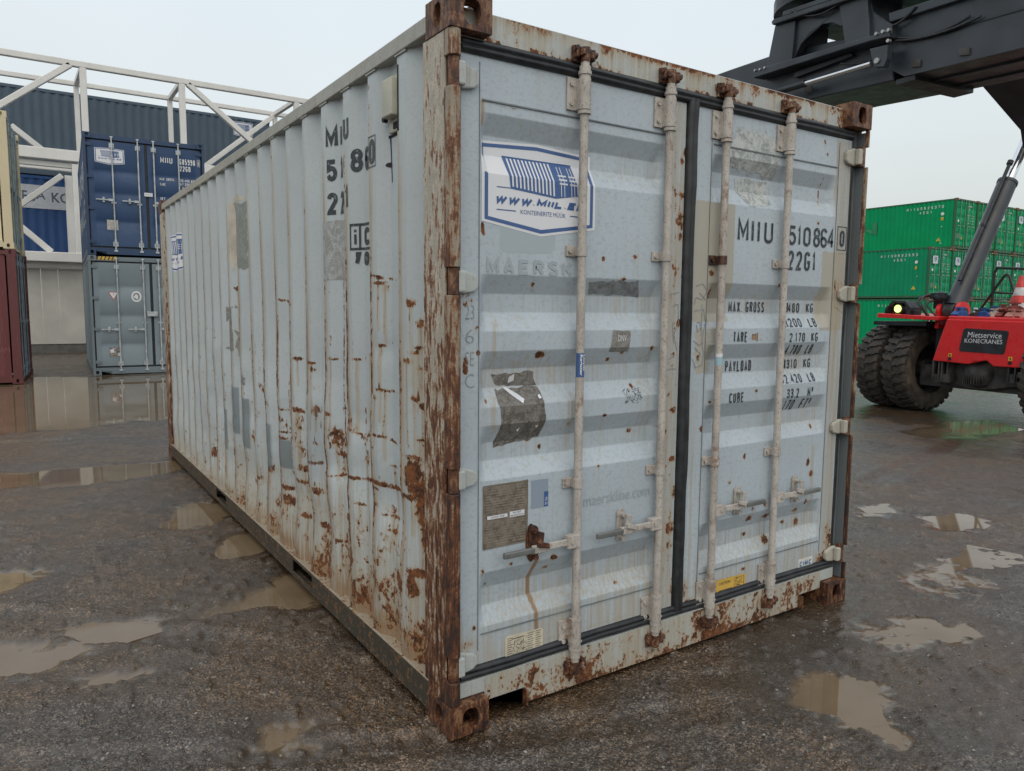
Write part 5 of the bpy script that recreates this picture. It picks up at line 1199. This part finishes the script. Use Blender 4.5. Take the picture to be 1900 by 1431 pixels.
# corrugated containers behind the frame
def corr_box(name, label, x0, x1, z0, z1, y, col, depth=2.44):
    t = thing(name, label, 'shipping container', (x0, y, z0)); Pm = painted(name+'_faded_paint', col, .5, rust=-.2, dirt=.12, speck=.06)
    n = int((x1-x0)/.28); xs, yy = [], []
    for i in range(n):
        a = i*(x1-x0)/n
        for f, yv_ in ((0, .04), (.25, .0), (.5, 0), (.75, .04)): xs.append(a+f*(x1-x0)/n); yy.append(yv_)
    xs.append(x1-x0); yy.append(.04); V = np.zeros((2, len(xs), 3)); V[0, :, 2] = .14; V[1, :, 2] = z1-z0-.10
    for k in (0, 1): V[k, :, 0] = xs; V[k, :, 1] = yy
    grid_mesh('side_wall', V, Pm, t)
    MB().box(0, x1-x0, -.01, .05, z1-z0-.10, z1-z0).build('top_rail', Pm, t); MB().box(0, x1-x0, -.01, .05, 0, .14).build('bottom_rail', Pm, t)
    MB().box(0, x1-x0, .06, depth, .02, z1-z0-.02).build('body', Pm, t); return t
zN1 = atY((0, 153), YN)[2]; zN0 = 6.05
nv = corr_box('shipping_container', 'long dark navy container at the top behind the white steel frame', -5.0, 7.6, zN0+.05, zN1, YN, (.060, .095, .135))
D = Decal(); q = atY((450, 240), YN); draw_logo(D, lambda u, v: (q[0]+5-.35+.75*u, q[2]-zN0-.30+.5*v), flat=True); D.build(Surf(lambda u, v, off: (u, -off, v)), 'logo_sticker', [M_white, M_blue], nv)
corr_box('shipping_container', 'unseen' if False else 'dark navy container behind the right end of the white steel frame', 7.7, 13.5, zN0+.05, zN1-.1, YN+.4, (.050, .085, .125))
bl = corr_box('shipping_container', 'bright blue container behind the frame with a white lettered banner', -5.0, 7.2, 3.0, zN0, YN, (.012, .062, .200))
b0 = atY((32, 345), YN-.06); b1 = atY((140, 388), YN-.06)
D = Decal(); D.rect(.0, 11.9, atY((100, 389), YN)[2]-3.0, atY((100, 346), YN)[2]-3.0, 0, 1)
zt0, zt1 = atY((140, 381), YN)[2]-3.0+.03, atY((140, 366), YN)[2]-3.0+.10
D.text('KONTEINERITE MÜÜK, RENT', -4.0, .6+0*1, zt0, zt1, 1, 2) if False else None
for t_, xa, xb in (('TE', 27, 51), ('JA', 59, 85), ('KO', 96, 130)):
    D.text(t_, atY((xa, 370), YN)[0]+5, atY((xb, 370), YN)[0]+5, zt0, zt1, 1, 2, bold=.02)
D.text('NTEINERITE', atY((135, 370), YN)[0]+5, atY((135, 370), YN)[0]+5+3.6, zt0, zt1, 1, 2, bold=.02)
D.build(Surf(lambda u, v, off: (u, -.01-off, v)), 'banner', [simple('white_banner', (.52, .55, .60), .5, 0, .05), simple('banner_grey_letters', (.08, .11, .15), .5)], bl)
pw = thing('panel_wall', 'plain grey-white insulated panel wall between the maroon and slate grey containers', 'wall', (-5, YF+.45, 0))
Mp = simple('off_white_panel', (.56, .555, .51), .5, 0, .06, 1.2)
seams = sorted([atY((x, 570), YF+.45)[0]+5 for x in (49, 79, 111)]+[x for x in np.arange(.0, 3.2, .62)]+[x for x in np.arange(5.9, 11, .62)])
for a, b in zip([-.2]+seams, seams+[11.2]):
    if b-a > .05: MB().box(a+.004, b-.004, 0, .08, .30, 2.93).build('panel', Mp, pw, bevel=.004)
MB().box(-.2, 11.2, .02, .09, .0, .30).build('plinth', simple('damp_plinth', (.13, .13, .12), .6), pw)
MB().box(-.2, 11.2, -.05, .06, 2.72, 2.80).build('flashing', M_steel, pw)

# ================================================================== REACH STACKER
M_char = simple('charcoal_machine_paint', (.030, .038, .048), .38, 0, .2, 3)
M_char2 = simple('dark_charcoal_paint', (.016, .021, .028), .45, 0, .25, 4)
M_red = painted('red_machine_paint', (.66, .022, .026), .32, rust=-.12, dirt=.40, speck=.15, dirtcol=(.10, .04, .03), stn=.1)
M_chrome = simple('chromed_piston', (.75, .77, .80), .12, .95, .03)
M_axle = simple('dirty_axle_steel', (.055, .052, .052), .6, 0, .3, 7)
def tyre_mat():
    k = NT('worn_tyre_rubber'); n = k.noise(5, 6, .65); f = k.noise(60, 4, .7)
    c = k.mix(k.rng(n, .35, .62), (.020, .019, .018), (.060, .050, .041)); k.bump(f, .5, .006)
    return k.out(k.mix(k.rng(f, .5, .75, 0, .4), c, (.10, .085, .07)), .72)
M_tyre = tyre_mat()
M_tside = simple('dusty_tyre_sidewall', (.095, .075, .058), .75, 0, .3, 6)
GZ = -.245
MA = R(8); O3 = np.array([12.6, 4.7, GZ])
def rz(v, a): v = np.array(v, float); return np.array([v[0]*math.cos(a)-v[1]*math.sin(a), v[0]*math.sin(a)+v[1]*math.cos(a), v[2]])
st = thing('reach_stacker', 'red and charcoal reach stacker whose long spreader hangs behind the container roof', 'reach stacker', tuple(O3), -MA)
def rel(p): return tuple(np.array(p)-O3)
_keep = (atX, atY, atZ)
CPM = O3+rz(CP-O3, MA)
def mhit(px, ax, val):
    d = rz(ray(px), MA); return CPM+d*((val-CPM[ax])/d[ax])
atX = lambda px, v: mhit(px, 0, v)
atY = lambda px, v: mhit(px, 1, v)
class RM(MB):
    def build(s, name, mats, parent=None, bevel=0):
        s.v = [rel(v) for v in s.v]
        return MB.build(s, name, mats, parent if parent is not None else st, bevel)
def yprism(px, Yp, y0, y1): # outline read on plane y=Yp of the machine, extruded y0..y1
    m = RM(); q = [atY(p, Yp) for p in px]; m.prism([(a[0], a[2]) for a in q], 1, y0, y1); return m
# the spreader hangs across the machine, its near face on a vertical plane through SP0
SA = R(6.4); SP0 = np.array([6.5, 0, 0.]); SD = np.array([math.sin(SA), math.cos(SA), 0]); SN = np.array([math.cos(SA), -math.sin(SA), 0])
def sp(px, off=0.):
    d = ray(px); t = ((SP0+SN*off-CP)@SN)/(d@SN); p = CP+d*t; return np.array([off, (p-SP0)@SD, p[2]])
spr = bpy.data.objects.new('spreader', None); COL.objects.link(spr); spr.parent = st
class SM(MB):
    def build(s, name, mats, parent=None, bevel=0):
        s.v = [tuple(rz(SP0+SN*v[0]+SD*v[1]+np.array([0, 0, v[2]])-O3, MA)) for v in s.v]
        return MB.build(s, name, mats, parent if parent is not None else spr, bevel)
def sprism(px, off, o0, o1):
    m = SM(); m.prism([tuple(sp(p, off)[1:]) for p in px], 0, o0, o1); return m
BW = 1.06
sprism([(1655, 26), (1800, -18), (2300, -175), (2300, -10), (1900, 88), (1678, 142), (1648, 128), (1653, 60)], 0, 0, BW).build('outer_beam', M_char, bevel=.02)
sprism([(1240, 168), (1350, 128), (1428, 101), (1470, 90), (1653, 50), (1653, 149), (1526, 177), (1240, 250)], 0, .05, BW-.04).build('inner_beam', M_char, bevel=.02)
sprism([(1402, 131), (1570, 82), (1618, 68), (1654, 60), (1654, 70), (1618, 78), (1572, 92), (1402, 146)], -.12, -.16, .03).build('cradle_rail', M_char, bevel=.01)
sprism([(1476, 136), (1580, 99), (1584, 104), (1476, 145)], 0, -.02, .049).build('rail_ridge', M_char2)
for pp in ([(1440, 48), (1478, 38), (1471, 113), (1424, 128)], [(1558, 8), (1612, -8), (1615, 71), (1570, 84)]):
    sprism(pp, -.12, -.14, .45).build('cradle_leg', M_char, bevel=.01)
sprism([(1474, 40), (1562, 12), (1562, 50), (1545, 42), (1520, 46), (1500, 60), (1486, 82), (1472, 113)], -.10, -.10, 0).build('arch_gusset', M_char, bevel=.006)
sprism([(1612, -20), (1616, -10), (1620, 20), (1634, 40), (1656, 45), (1656, 66), (1614, 73)], -.08, -.09, .02).build('arch_gusset', M_char, bevel=.006)
sprism([(1492, 70), (1566, 42), (1566, 84), (1474, 112), (1484, 88)], 0, .5, .8).build('beam_cover', M_char2)
sprism([(1435, 47), (1584, -2), (1660, -26), (1660, -36), (1584, -12), (1436, 37), (1433, 42)], -.18, -.20, 1.2).build('top_plate', M_char, bevel=.01)
sprism([(1447, 30), (1600, -22), (1600, -32), (1448, 20)], -.18, -.14, 1.1).build('top_plate', M_char, bevel=.01)
m = SM(); c_ = sp((1540, -2), .5); zc_ = sp((1470, 14), 0)[2]; m.cyl((.5, c_[1], zc_), (.5, c_[1], zc_+.16), .66, 40); m.cyl((.5, c_[1], zc_+.161), (.5, c_[1], zc_+.5), .56, 40); m.build('slewing_ring', M_char2, bevel=.01)
sprism([(1618, 92), (1652, 84), (1650, 110), (1644, 125), (1626, 126)], -.16, -.20, -.12).build('piston_lug', M_char, bevel=.006)
a = sp((1494, 155), -.15); b = sp((1616, 118), -.15); m = SM(); m.cyl(a, b, .026, 16); m.build('side_shift_piston', M_chrome)
m = SM(); m.cyl(a-(b-a)*.9, a+(b-a)*.001, .042, 16); m.build('side_shift_cylinder', M_char2)
for q, off, r_ in (((1628, 113), -.2, .030), ((1627, 63), -.16, .018), ((1639, 59), -.16, .018), ((1650, 56), -.16, .018), ((1649, 76), -.16, .018), ((1402, 131), -.16, .014), ((1411, 129), -.16, .014), ((1420, 126), -.16, .014)):
    e_ = sp(q, off); m = SM(); m.cyl(e_+[-.02, 0, 0], e_+[.02, 0, 0], r_, 12); m.build('bolt', M_gal)
sprism([(1674, 80), (1900, 14), (2200, -75), (2200, -70), (1900, 18), (1674, 83)], 0, -.010, -.0005).build('beam_seam', M_char2)
sprism([(1655, 26), (1800, -18), (2200, -143), (2200, -128), (1800, -2), (1656, 44)], 0, -.06, -.0005).build('beam_flange', M_char, bevel=.01)
p0 = sp((1678, 142), 0); p1 = sp((1900, 88), 0); dx_ = (p1-p0)/np.linalg.norm(p1-p0)
for f in (.34, .72):
    m = SM(); q0 = p0+[BW*f, 0, -.010]; m.beam(tuple(q0+dx_*.1), tuple(q0+dx_*4), .03, .02); m.build('underside_rib', M_char2)
m = SM(); q0 = p0+[0, 0, -.03]; m.beam(tuple(q0+[.02, 0, 0]), tuple(q0+[BW-.02, 0, 0]), .22, .05); m.build('underside_rib', M_char2)
for (q0, q1, sag, off) in (((1470, 20), (1560, 4), .10, -.16), ((1616, 40), (1700, 12), .12, -.07), ((1662, 70), (1800, 30), .07, -.035), ((1560, 118), (1650, 96), .05, -.03), ((1662, 76), (1820, 30), .05, -.04)):
    a, b = sp(q0, off), sp(q1, off); m = SM(); pts = [tuple(a+(b-a)*t+[0, 0, -sag*4*t*(1-t)]) for t in np.linspace(0, 1, 9)]; m.tube(pts, .014, 8); m.build('hydraulic_hose', M_rubber)
for q in ((1700, 118), (1790, 96), (1500, 165)):
    a = sp(q, -.01); m = SM(); m.obox(tuple(a), (.012, 0, 0), (0, .05, .01), (0, 0, .035)); m.build('wear_pad', M_axle)
# main boom over the spreader and the bracket that carries the lift cylinder
m = RM(); m.add([(x, y, z) for x, z in ((9.5, 7.0), (17.5, 6.9)) for y, dz in ((3.35, 0), (4.15, 0), (4.15, .9), (3.35, .9)) for z in (z+dz,)], [(0, 1, 2, 3), (4, 7, 6, 5), (0, 4, 5, 1), (1, 5, 6, 2), (2, 6, 7, 3), (3, 7, 4, 0)]); m.build('boom', M_char, bevel=.03)
yprism([(1800, 132), (1822, 160), (1893, 242), (1899, 284), (1990, 300), (2100, -40), (1850, -20)], 4.15, 3.5, 4.15).build('cylinder_bracket', M_char2, bevel=.01)
# lift cylinder
YC = 4.20
A0 = atY((1768, 578), YC); A1_ = atY((1868, 342), YC); A2_ = atY((1903, 262), YC); ax_ = (A2_-A0)/np.linalg.norm(A2_-A0)
m = RM(); m.cyl(A0+ax_*.08, A1_, .155, 24); m.cyl(A1_, A1_+ax_*.05, .165, 24); m.cyl(A0+ax_*.08, A0+ax_*.35, .165, 24); lc = m.build('lift_cylinder', M_char, bevel=.01)
RM().cyl(A1_, A2_+ax_*.5, .085, 20).build('lift_piston', M_chrome, st)
m = RM(); up_ = np.array([-.22, -.05, .05]); m.cyl(A0+ax_*.55+up_, A0+ax_*2.95+up_, .030, 10); m.cyl(A0+ax_*1.65+up_*.4, A0+ax_*1.65+up_*1.2, .03, 8); m.cyl(A0+ax_*2.9+up_, A0+ax_*2.97+up_, .05, 10)
m.build('hydraulic_pipe', M_char2)
# front body
XP = 11.95
def xprism(px, Xp, x0, x1): m = RM(); q = [atX(p, Xp) for p in px]; m.prism([(a[1], a[2]) for a in q], 0, x0, x1); return m
xprism([(1757, 592), (1905, 597), (1905, 684), (1842, 680), (1830, 669), (1806, 667), (1796, 676), (1730, 669)], XP, XP, XP+.10).build('front_panel', M_red, bevel=.015)
xprism([(1758, 586), (1905, 591), (1905, 600), (1757, 594)], XP, XP+.02, XP+1.6).build('deck', M_red, bevel=.02)
xprism([(1632, 581), (1746, 588), (1743, 595), (1630, 589)], XP, XP-.05, XP+1.35).build('fender', M_red, bevel=.01)
m = RM(); ce = atX((1690, 594), XP); m.box(XP+.05, XP+1.2, 4.45, 5.5, ce[2]-.10, ce[2]-.03); m.build('fender_bracket', M_char2)
pl = xprism([(1792, 609), (1870, 614), (1872, 618), (1864, 655), (1860, 658), (1782, 652), (1780, 648), (1788, 612)], XP, XP-.008, XP-.001).build('name_plate', M_char2, bevel=.002)
cy = lambda px: atX(px, XP-.01)
Sx = Surf(lambda u, v, off: (XP-.010-off-O3[0], -u-O3[1], v-O3[2]))
D = Decal(); a, b = cy((1796, 621)), cy((1859, 622)); D.text('Mietservice', -a[1], -b[1], a[2]-.045, a[2]+.045, 0, 1, bold=0.0, shear=.12)
a, b = cy((1790, 632)), cy((1860, 635)); D.text('KONECRANES', -a[1], -b[1], a[2]-.035, a[2]+.035, 0, 1, bold=.0)
D.build(Sx, 'name_lettering', [M_white], pl)
for q in ((1762, 659), (1874, 666)):
    a = cy(q); D = Decal(); D.rect(-a[1]-.03, -a[1]+.03, a[2]-.03, a[2]+.03, 0, 1); D.rect(-a[1]-.012, -a[1]+.012, a[2]-.02, a[2]+.016, 1, 2)
    D.build(Surf(lambda u, v, off: (XP-off-O3[0], -u-O3[1], v-O3[2])), 'lashing_label', [simple('label_yellow', (.65, .40, .02), .4), M_ink], st)
    m = RM(); m.cyl((XP-.012, a[1], a[2]-.065), (XP-.001, a[1], a[2]-.065), .028, 14); m.build('lashing_hole', M_dark)
m = RM(); m.box(12.3, 12.9, 2.78, 4.72, .25, .62); q = [atX(p, 12.3) for p in ((1735, 668), (1905, 680), (1905, 717), (1870, 720), (1830, 724), (1800, 720), (1762, 708), (1738, 704))]
m.prism([(a[1], a[2]) for a in q], 0, 12.2, 12.29); m.build('axle_housing', M_axle, bevel=.01)
a = atX((1816, 692), 12.2); m = RM(); m.ball((12.28, a[1], a[2]), .27, 0, 24, 16); 
for k in range(9): m.box(12.0+.012*abs(k-4), 12.2, a[1]-.16+.04*k-.006, a[1]-.16+.04*k+.006, a[2]-.19, a[2]-.02)
m.build('differential', M_axle)
for q in (1744, 1760, 1885):
    m = RM(); a = atX((q, 692), 12.1)
    for d in (-.05, .05): m.box(11.98, 12.28, a[1]+d-.012, a[1]+d+.012, a[2]-.14, a[2]+.20)
    m.box(12.0, 12.28, a[1]-.08, a[1]+.08, a[2]-.16, a[2]-.02)
    m.build('axle_bracket', M_axle, bevel=.004)
m = RM(); m.box(12.4, 17.5, 3.25, 4.55, .55, 1.35); m.build('chassis', M_char2, bevel=.03)
# wheels
def make_wheel(yc):
    wt_ = bpy.data.objects.new('wheel', None); COL.objects.link(wt_); wt_.parent = st; wt_.location = rel((12.6, yc, GZ+.785))
    Rt, hw = .745, .235
    pr = [(.44, -hw*.80), (.47, -hw*.98), (.56, -hw*1.04), (.66, -hw*1.02), (.71, -hw*.98), (Rt, -hw*.9), (Rt+.004, 0), (Rt, hw*.9), (.71, hw*.98), (.66, hw*1.02), (.56, hw*1.04), (.47, hw*.98), (.44, hw*.80)]
    m = MB(); m.lathe(pr, (0, 0, 0), 1, 72, 0)
    N = 30
    for s in (-1, 1):
        for i in range(N):
            t0 = 2*math.pi*(i+(.5 if s > 0 else 0))/N
            # chevron lug: from centre to beyond the shoulder, in three slabs with a wave
            segs = [(.01, 0.0), (.07, .035), (.13, .030), (.19, .075), (hw*1.0, .085), (hw*1.045, .085)]
            rr = [.790, .790, .788, .782, .768, .700]; wd = .060
            vs = []
            for (a_, dt), r_o in zip(segs, rr):
                for k_, rad_ in ((-1, r_o), (1, r_o), (1, .70), (-1, .70)):
                    th = t0+dt+k_*wd*(1-.15*(rad_ > .75)); rd_ = min(rad_, r_o)
                    vs.append((rd_*math.sin(th), s*a_, rd_*math.cos(th)))
            fs = []
            for g in range(len(segs)-1):
                for k_ in range(4): fs.append((g*4+k_, g*4+(k_+1) % 4, (g+1)*4+(k_+1) % 4, (g+1)*4+k_))
            fs += [(0, 1, 2, 3), tuple(4*(len(segs)-1)+k_ for k_ in (3, 2, 1, 0))]
            m.add(vs, fs, 0)
    # dusty sidewall rings
    for s in (-1, 1):
        m.lathe([(.455, s*hw*1.0), (.56, s*(hw*1.045+.003)), (.66, s*(hw*1.025+.003)), (.70, s*(hw*1.0+.003))], (0, 0, 0), 1, 72, 1)
    m.build('tyre', [M_tyre, M_tside], wt_)
    m = MB(); m.lathe([(.46, -hw*.95), (.45, -hw*.80), (.40, -hw*.75), (.385, -hw*.2), (.36, .0), (.12, .03), (.0, .03)], (0, 0, 0), 1, 48, 0)
    m.lathe([(.46, hw*.95), (.45, hw*.80), (.40, hw*.7), (.385, .04), (.0, .04)], (0, 0, 0), 1, 48, 0)
    m.lathe([(.0, -.16), (.15, -.16), (.17, -.12), (.17, .0)], (0, 0, 0), 1, 24, 0); m.build('rim', M_axle, wt_)
    return wt_
w0 = make_wheel(4.70+.24)
for yy_ in (5.51, 2.54, 1.97):
    w_ = copy_tree(w0, st); w_.location = rel((12.6, yy_, GZ+.785))
# pivot
m = RM()
for dy in (-.20, .14):
    m.cyl((A0[0], YC+dy, A0[2]), (A0[0], YC+dy+.07, A0[2]), .165, 24); m.box(A0[0]-.16, A0[0]+.16, YC+dy+.001, YC+dy+.069, A0[2]-.30, A0[2]-.02)
m.build('cylinder_pivot', M_red, bevel=.008)
m = RM(); m.cyl((A0[0], YC-.24, A0[2]), (A0[0], YC+.24, A0[2]), .055, 16); m.cyl(A0+[0, -.09, 0], A0+[0, .09, 0], .15, 20); m.build('pivot_pin', M_axle)
m = RM(); e = atY((1745, 552), 4.4); m.ball(e, .13, 0, 10, 8, (1, 1, .8)); m.obox(e+[.05, 0, -.1], (.09, 0, 0), (0, .1, 0), (0, 0, .1)); m.obox(e+[-.05, 0, .03], (.06, 0, 0), (0, .12, 0), (0, 0, .05)); m.build('valve_block', M_char2, bevel=.01)
for r_h, dz, dy in ((.27, 0, 0), (.22, .02, .08), (.18, -.02, -.08)):
    m = RM(); c_ = atY((1732, 575), 4.5); pts = [c_+[-r_h*math.cos(t)*.7-.05, dy+.1*math.sin(t*2), r_h*math.sin(t)*1.0+dz] for t in np.linspace(-1.2, 1.9, 12)]
    m.tube([tuple(q) for q in pts], .018, 8); m.build('hydraulic_hose', M_rubber)
# work lamp, lit
lp = atX((1665, 573), 12.05)
m = RM(); e = atX((1672, 582), 12.2); zt_ = lp[2]+.17
m.prism([(lp[1]+.22, lp[2]-.13), (lp[1]+.20, lp[2]+.0), (lp[1]+.06, zt_-.02), (lp[1]-.20, zt_-.03), (lp[1]-.30, lp[2]+.02), (lp[1]-.30, lp[2]-.13), (lp[1]-.24, lp[2]-.13), (lp[1]-.24, lp[2]+.02), (lp[1]-.17, zt_-.07), (lp[1]+.05, zt_-.06), (lp[1]+.16, lp[2]-.0), (lp[1]+.17, lp[2]-.13)], 0, 11.98, 12.3)
wl = m.build('lamp_guard', M_char2, bevel=.006)
m = RM(); m.cyl((lp[0]+.02, lp[1], lp[2]), (lp[0]+.16, lp[1], lp[2]), .105, 20); m.box(lp[0]+.1, lp[0]+.2, lp[1]-.05, lp[1]+.05, lp[2]-.14, lp[2]); m.build('work_lamp', M_char2)
k = NT('lit_lamp_lens'); k.b.inputs['Emission Color'].default_value = (.62, .85, .16, 1); k.b.inputs['Emission Strength'].default_value = 2.2; k.out((.9, .95, .7), .3)
RM().cyl((lp[0]+.004, lp[1], lp[2]), (lp[0]+.018, lp[1], lp[2]), .068, 24).build('lamp_lens', k.mat)
RM().cyl((lp[0]+.1, lp[1]+.19, lp[2]-.05), (lp[0]+.13, lp[1]+.19, lp[2]-.05), .05, 12).build('indicator', simple('amber_lens', (.55, .18, .02), .25))
m = RM(); e = atX((1692, 582), 12.1); m.box(12.05, 12.2, e[1]-.09, e[1]+.07, e[2]-.09, e[2]+.06); m.cyl((12.1, e[1]+.02, e[2]), (12.1, e[1]+.02, e[2]+.12), .04, 10); m.build('lamp_bracket', M_char2, bevel=.02)
# handrail
m = RM(); H_ = lambda px: tuple(atX(px, 12.9)); r_ = .022
m.tube([H_((1838, 596)), H_((1846, 505)), H_((1851, 497)), H_((1905, 499)), H_((1990, 502))], r_, 8); m.tube([H_((1842, 543)), H_((1884, 545)), H_((1990, 548))], r_*.8, 8)
m.tube([H_((1815, 580)), H_((1862, 514)), H_((1868, 509)), H_((1873, 513)), H_((1886, 556))], r_, 8); m.build('handrail', simple('dark_green_black_rail', (.012, .025, .022), .4))

# things lying on the machine's deck
atX, atY, atZ = _keep
dz_ = atX((1800, 590), XP)[2]+.0
cb = atX((1889, 592), 12.35)
cone = thing('traffic_cone', 'red and white traffic cone standing on the red machine deck', 'traffic cone', (12.35, cb[1], atX((1889, 589), 12.35)[2]))
M_cr = simple('cone_red', (.55, .045, .04), .45, 0, .15, 9); M_cw = simple('cone_white', (.55, .55, .55), .5, 0, .2, 9)
def cz(z): return .205-.17*(z/.78)
prf = [0, .10, .27, .41, .56, .78]
cone.scale = (.86, .86, .86)
m = MB(); 
for i, (a, b) in enumerate(zip(prf[:-1], prf[1:])):
    m.lathe([(cz(a), a), (cz(b), b)], (0, 0, 0), 2, 32, 1 if i in (1, 3) else 0)
m.lathe([(cz(.78), .78), (.0, .785)], (0, 0, 0), 2, 32, 0); m.build('cone_body', [M_cr, M_cw], cone); MB().box(-.24, .24, -.24, .24, 0, .035).build('cone_base', M_cr, cone, bevel=.01)
def twist(name, label, px, X, mat, s=1., rot=0, kind=0):
    p = atX(px, X); t = thing(name, label, 'twistlock', tuple(p), rot, 'twistlocks lying on the red deck')
    m = MB(); m.prism([(-.10*s, 0), (.10*s, 0), (.13*s, .035*s), (.06*s, .085*s), (-.06*s, .085*s), (-.13*s, .035*s)], 1, -.05*s, .05*s); m.build('body', mat, t, bevel=.008)
    m = MB(); m.cyl((0, 0, .086*s), (0, 0, .11*s), .04*s, 10); m.obox((0, 0, .12*s), (.07*s, 0, 0), (0, .035*s, 0), (0, 0, .012*s)); m.build('lock_head', mat, t)
M_tb = simple('blue_lock_paint', (.02, .09, .30), .4, 0, .2); M_tr = simple('dull_red_lock_paint', (.22, .035, .03), .55, 0, .3, 12); M_tw = simple('cream_lock_paint', (.5, .46, .38), .55, 0, .2, 12); M_td = simple('oily_dark_lock', (.05, .03, .03), .5, 0, .3)
M_tp = simple('pinkish_lock_paint', (.42, .20, .17), .55, 0, .2, 12)
for lb, px, X, mt, s in (('bright blue twistlock alone beside the red cylinder pivot', (1781, 588), 12.1, M_tb, 1.25), ('blue twistlock at the foot of the slanting handrail', (1828, 589), 12.15, M_tb, 1.15), ('oily dark twistlock leaning against the blue one at the handrail', (1814, 589), 12.2, M_td, 1.0), ('cream twistlock lying left of the heap of red ones', (1848, 589), 12.1, M_tw, 1.1),
        ('small blue twistlock lying on top of the cream one', (1846, 580), 12.25, M_tb, .8), ('dull red twistlock at the left front of the heap by the cone', (1862, 590), 12.1, M_tr, 1.1), ('dark red twistlock on top of the heap, left of the cone', (1862, 579), 12.2, M_tr, .95), ('pinkish twistlock in front of the traffic cone', (1879, 591), 12.05, M_tp, 1.15), ('red twistlock resting against the foot of the cone', (1882, 579), 12.1, M_tr, 1.15), ('pinkish twistlock at the right edge of the deck', (1895, 590), 12.1, M_tp, 1.0)):
    twist('twistlock', lb, px, X, mt, s, rng.rand()*2.5+.6)
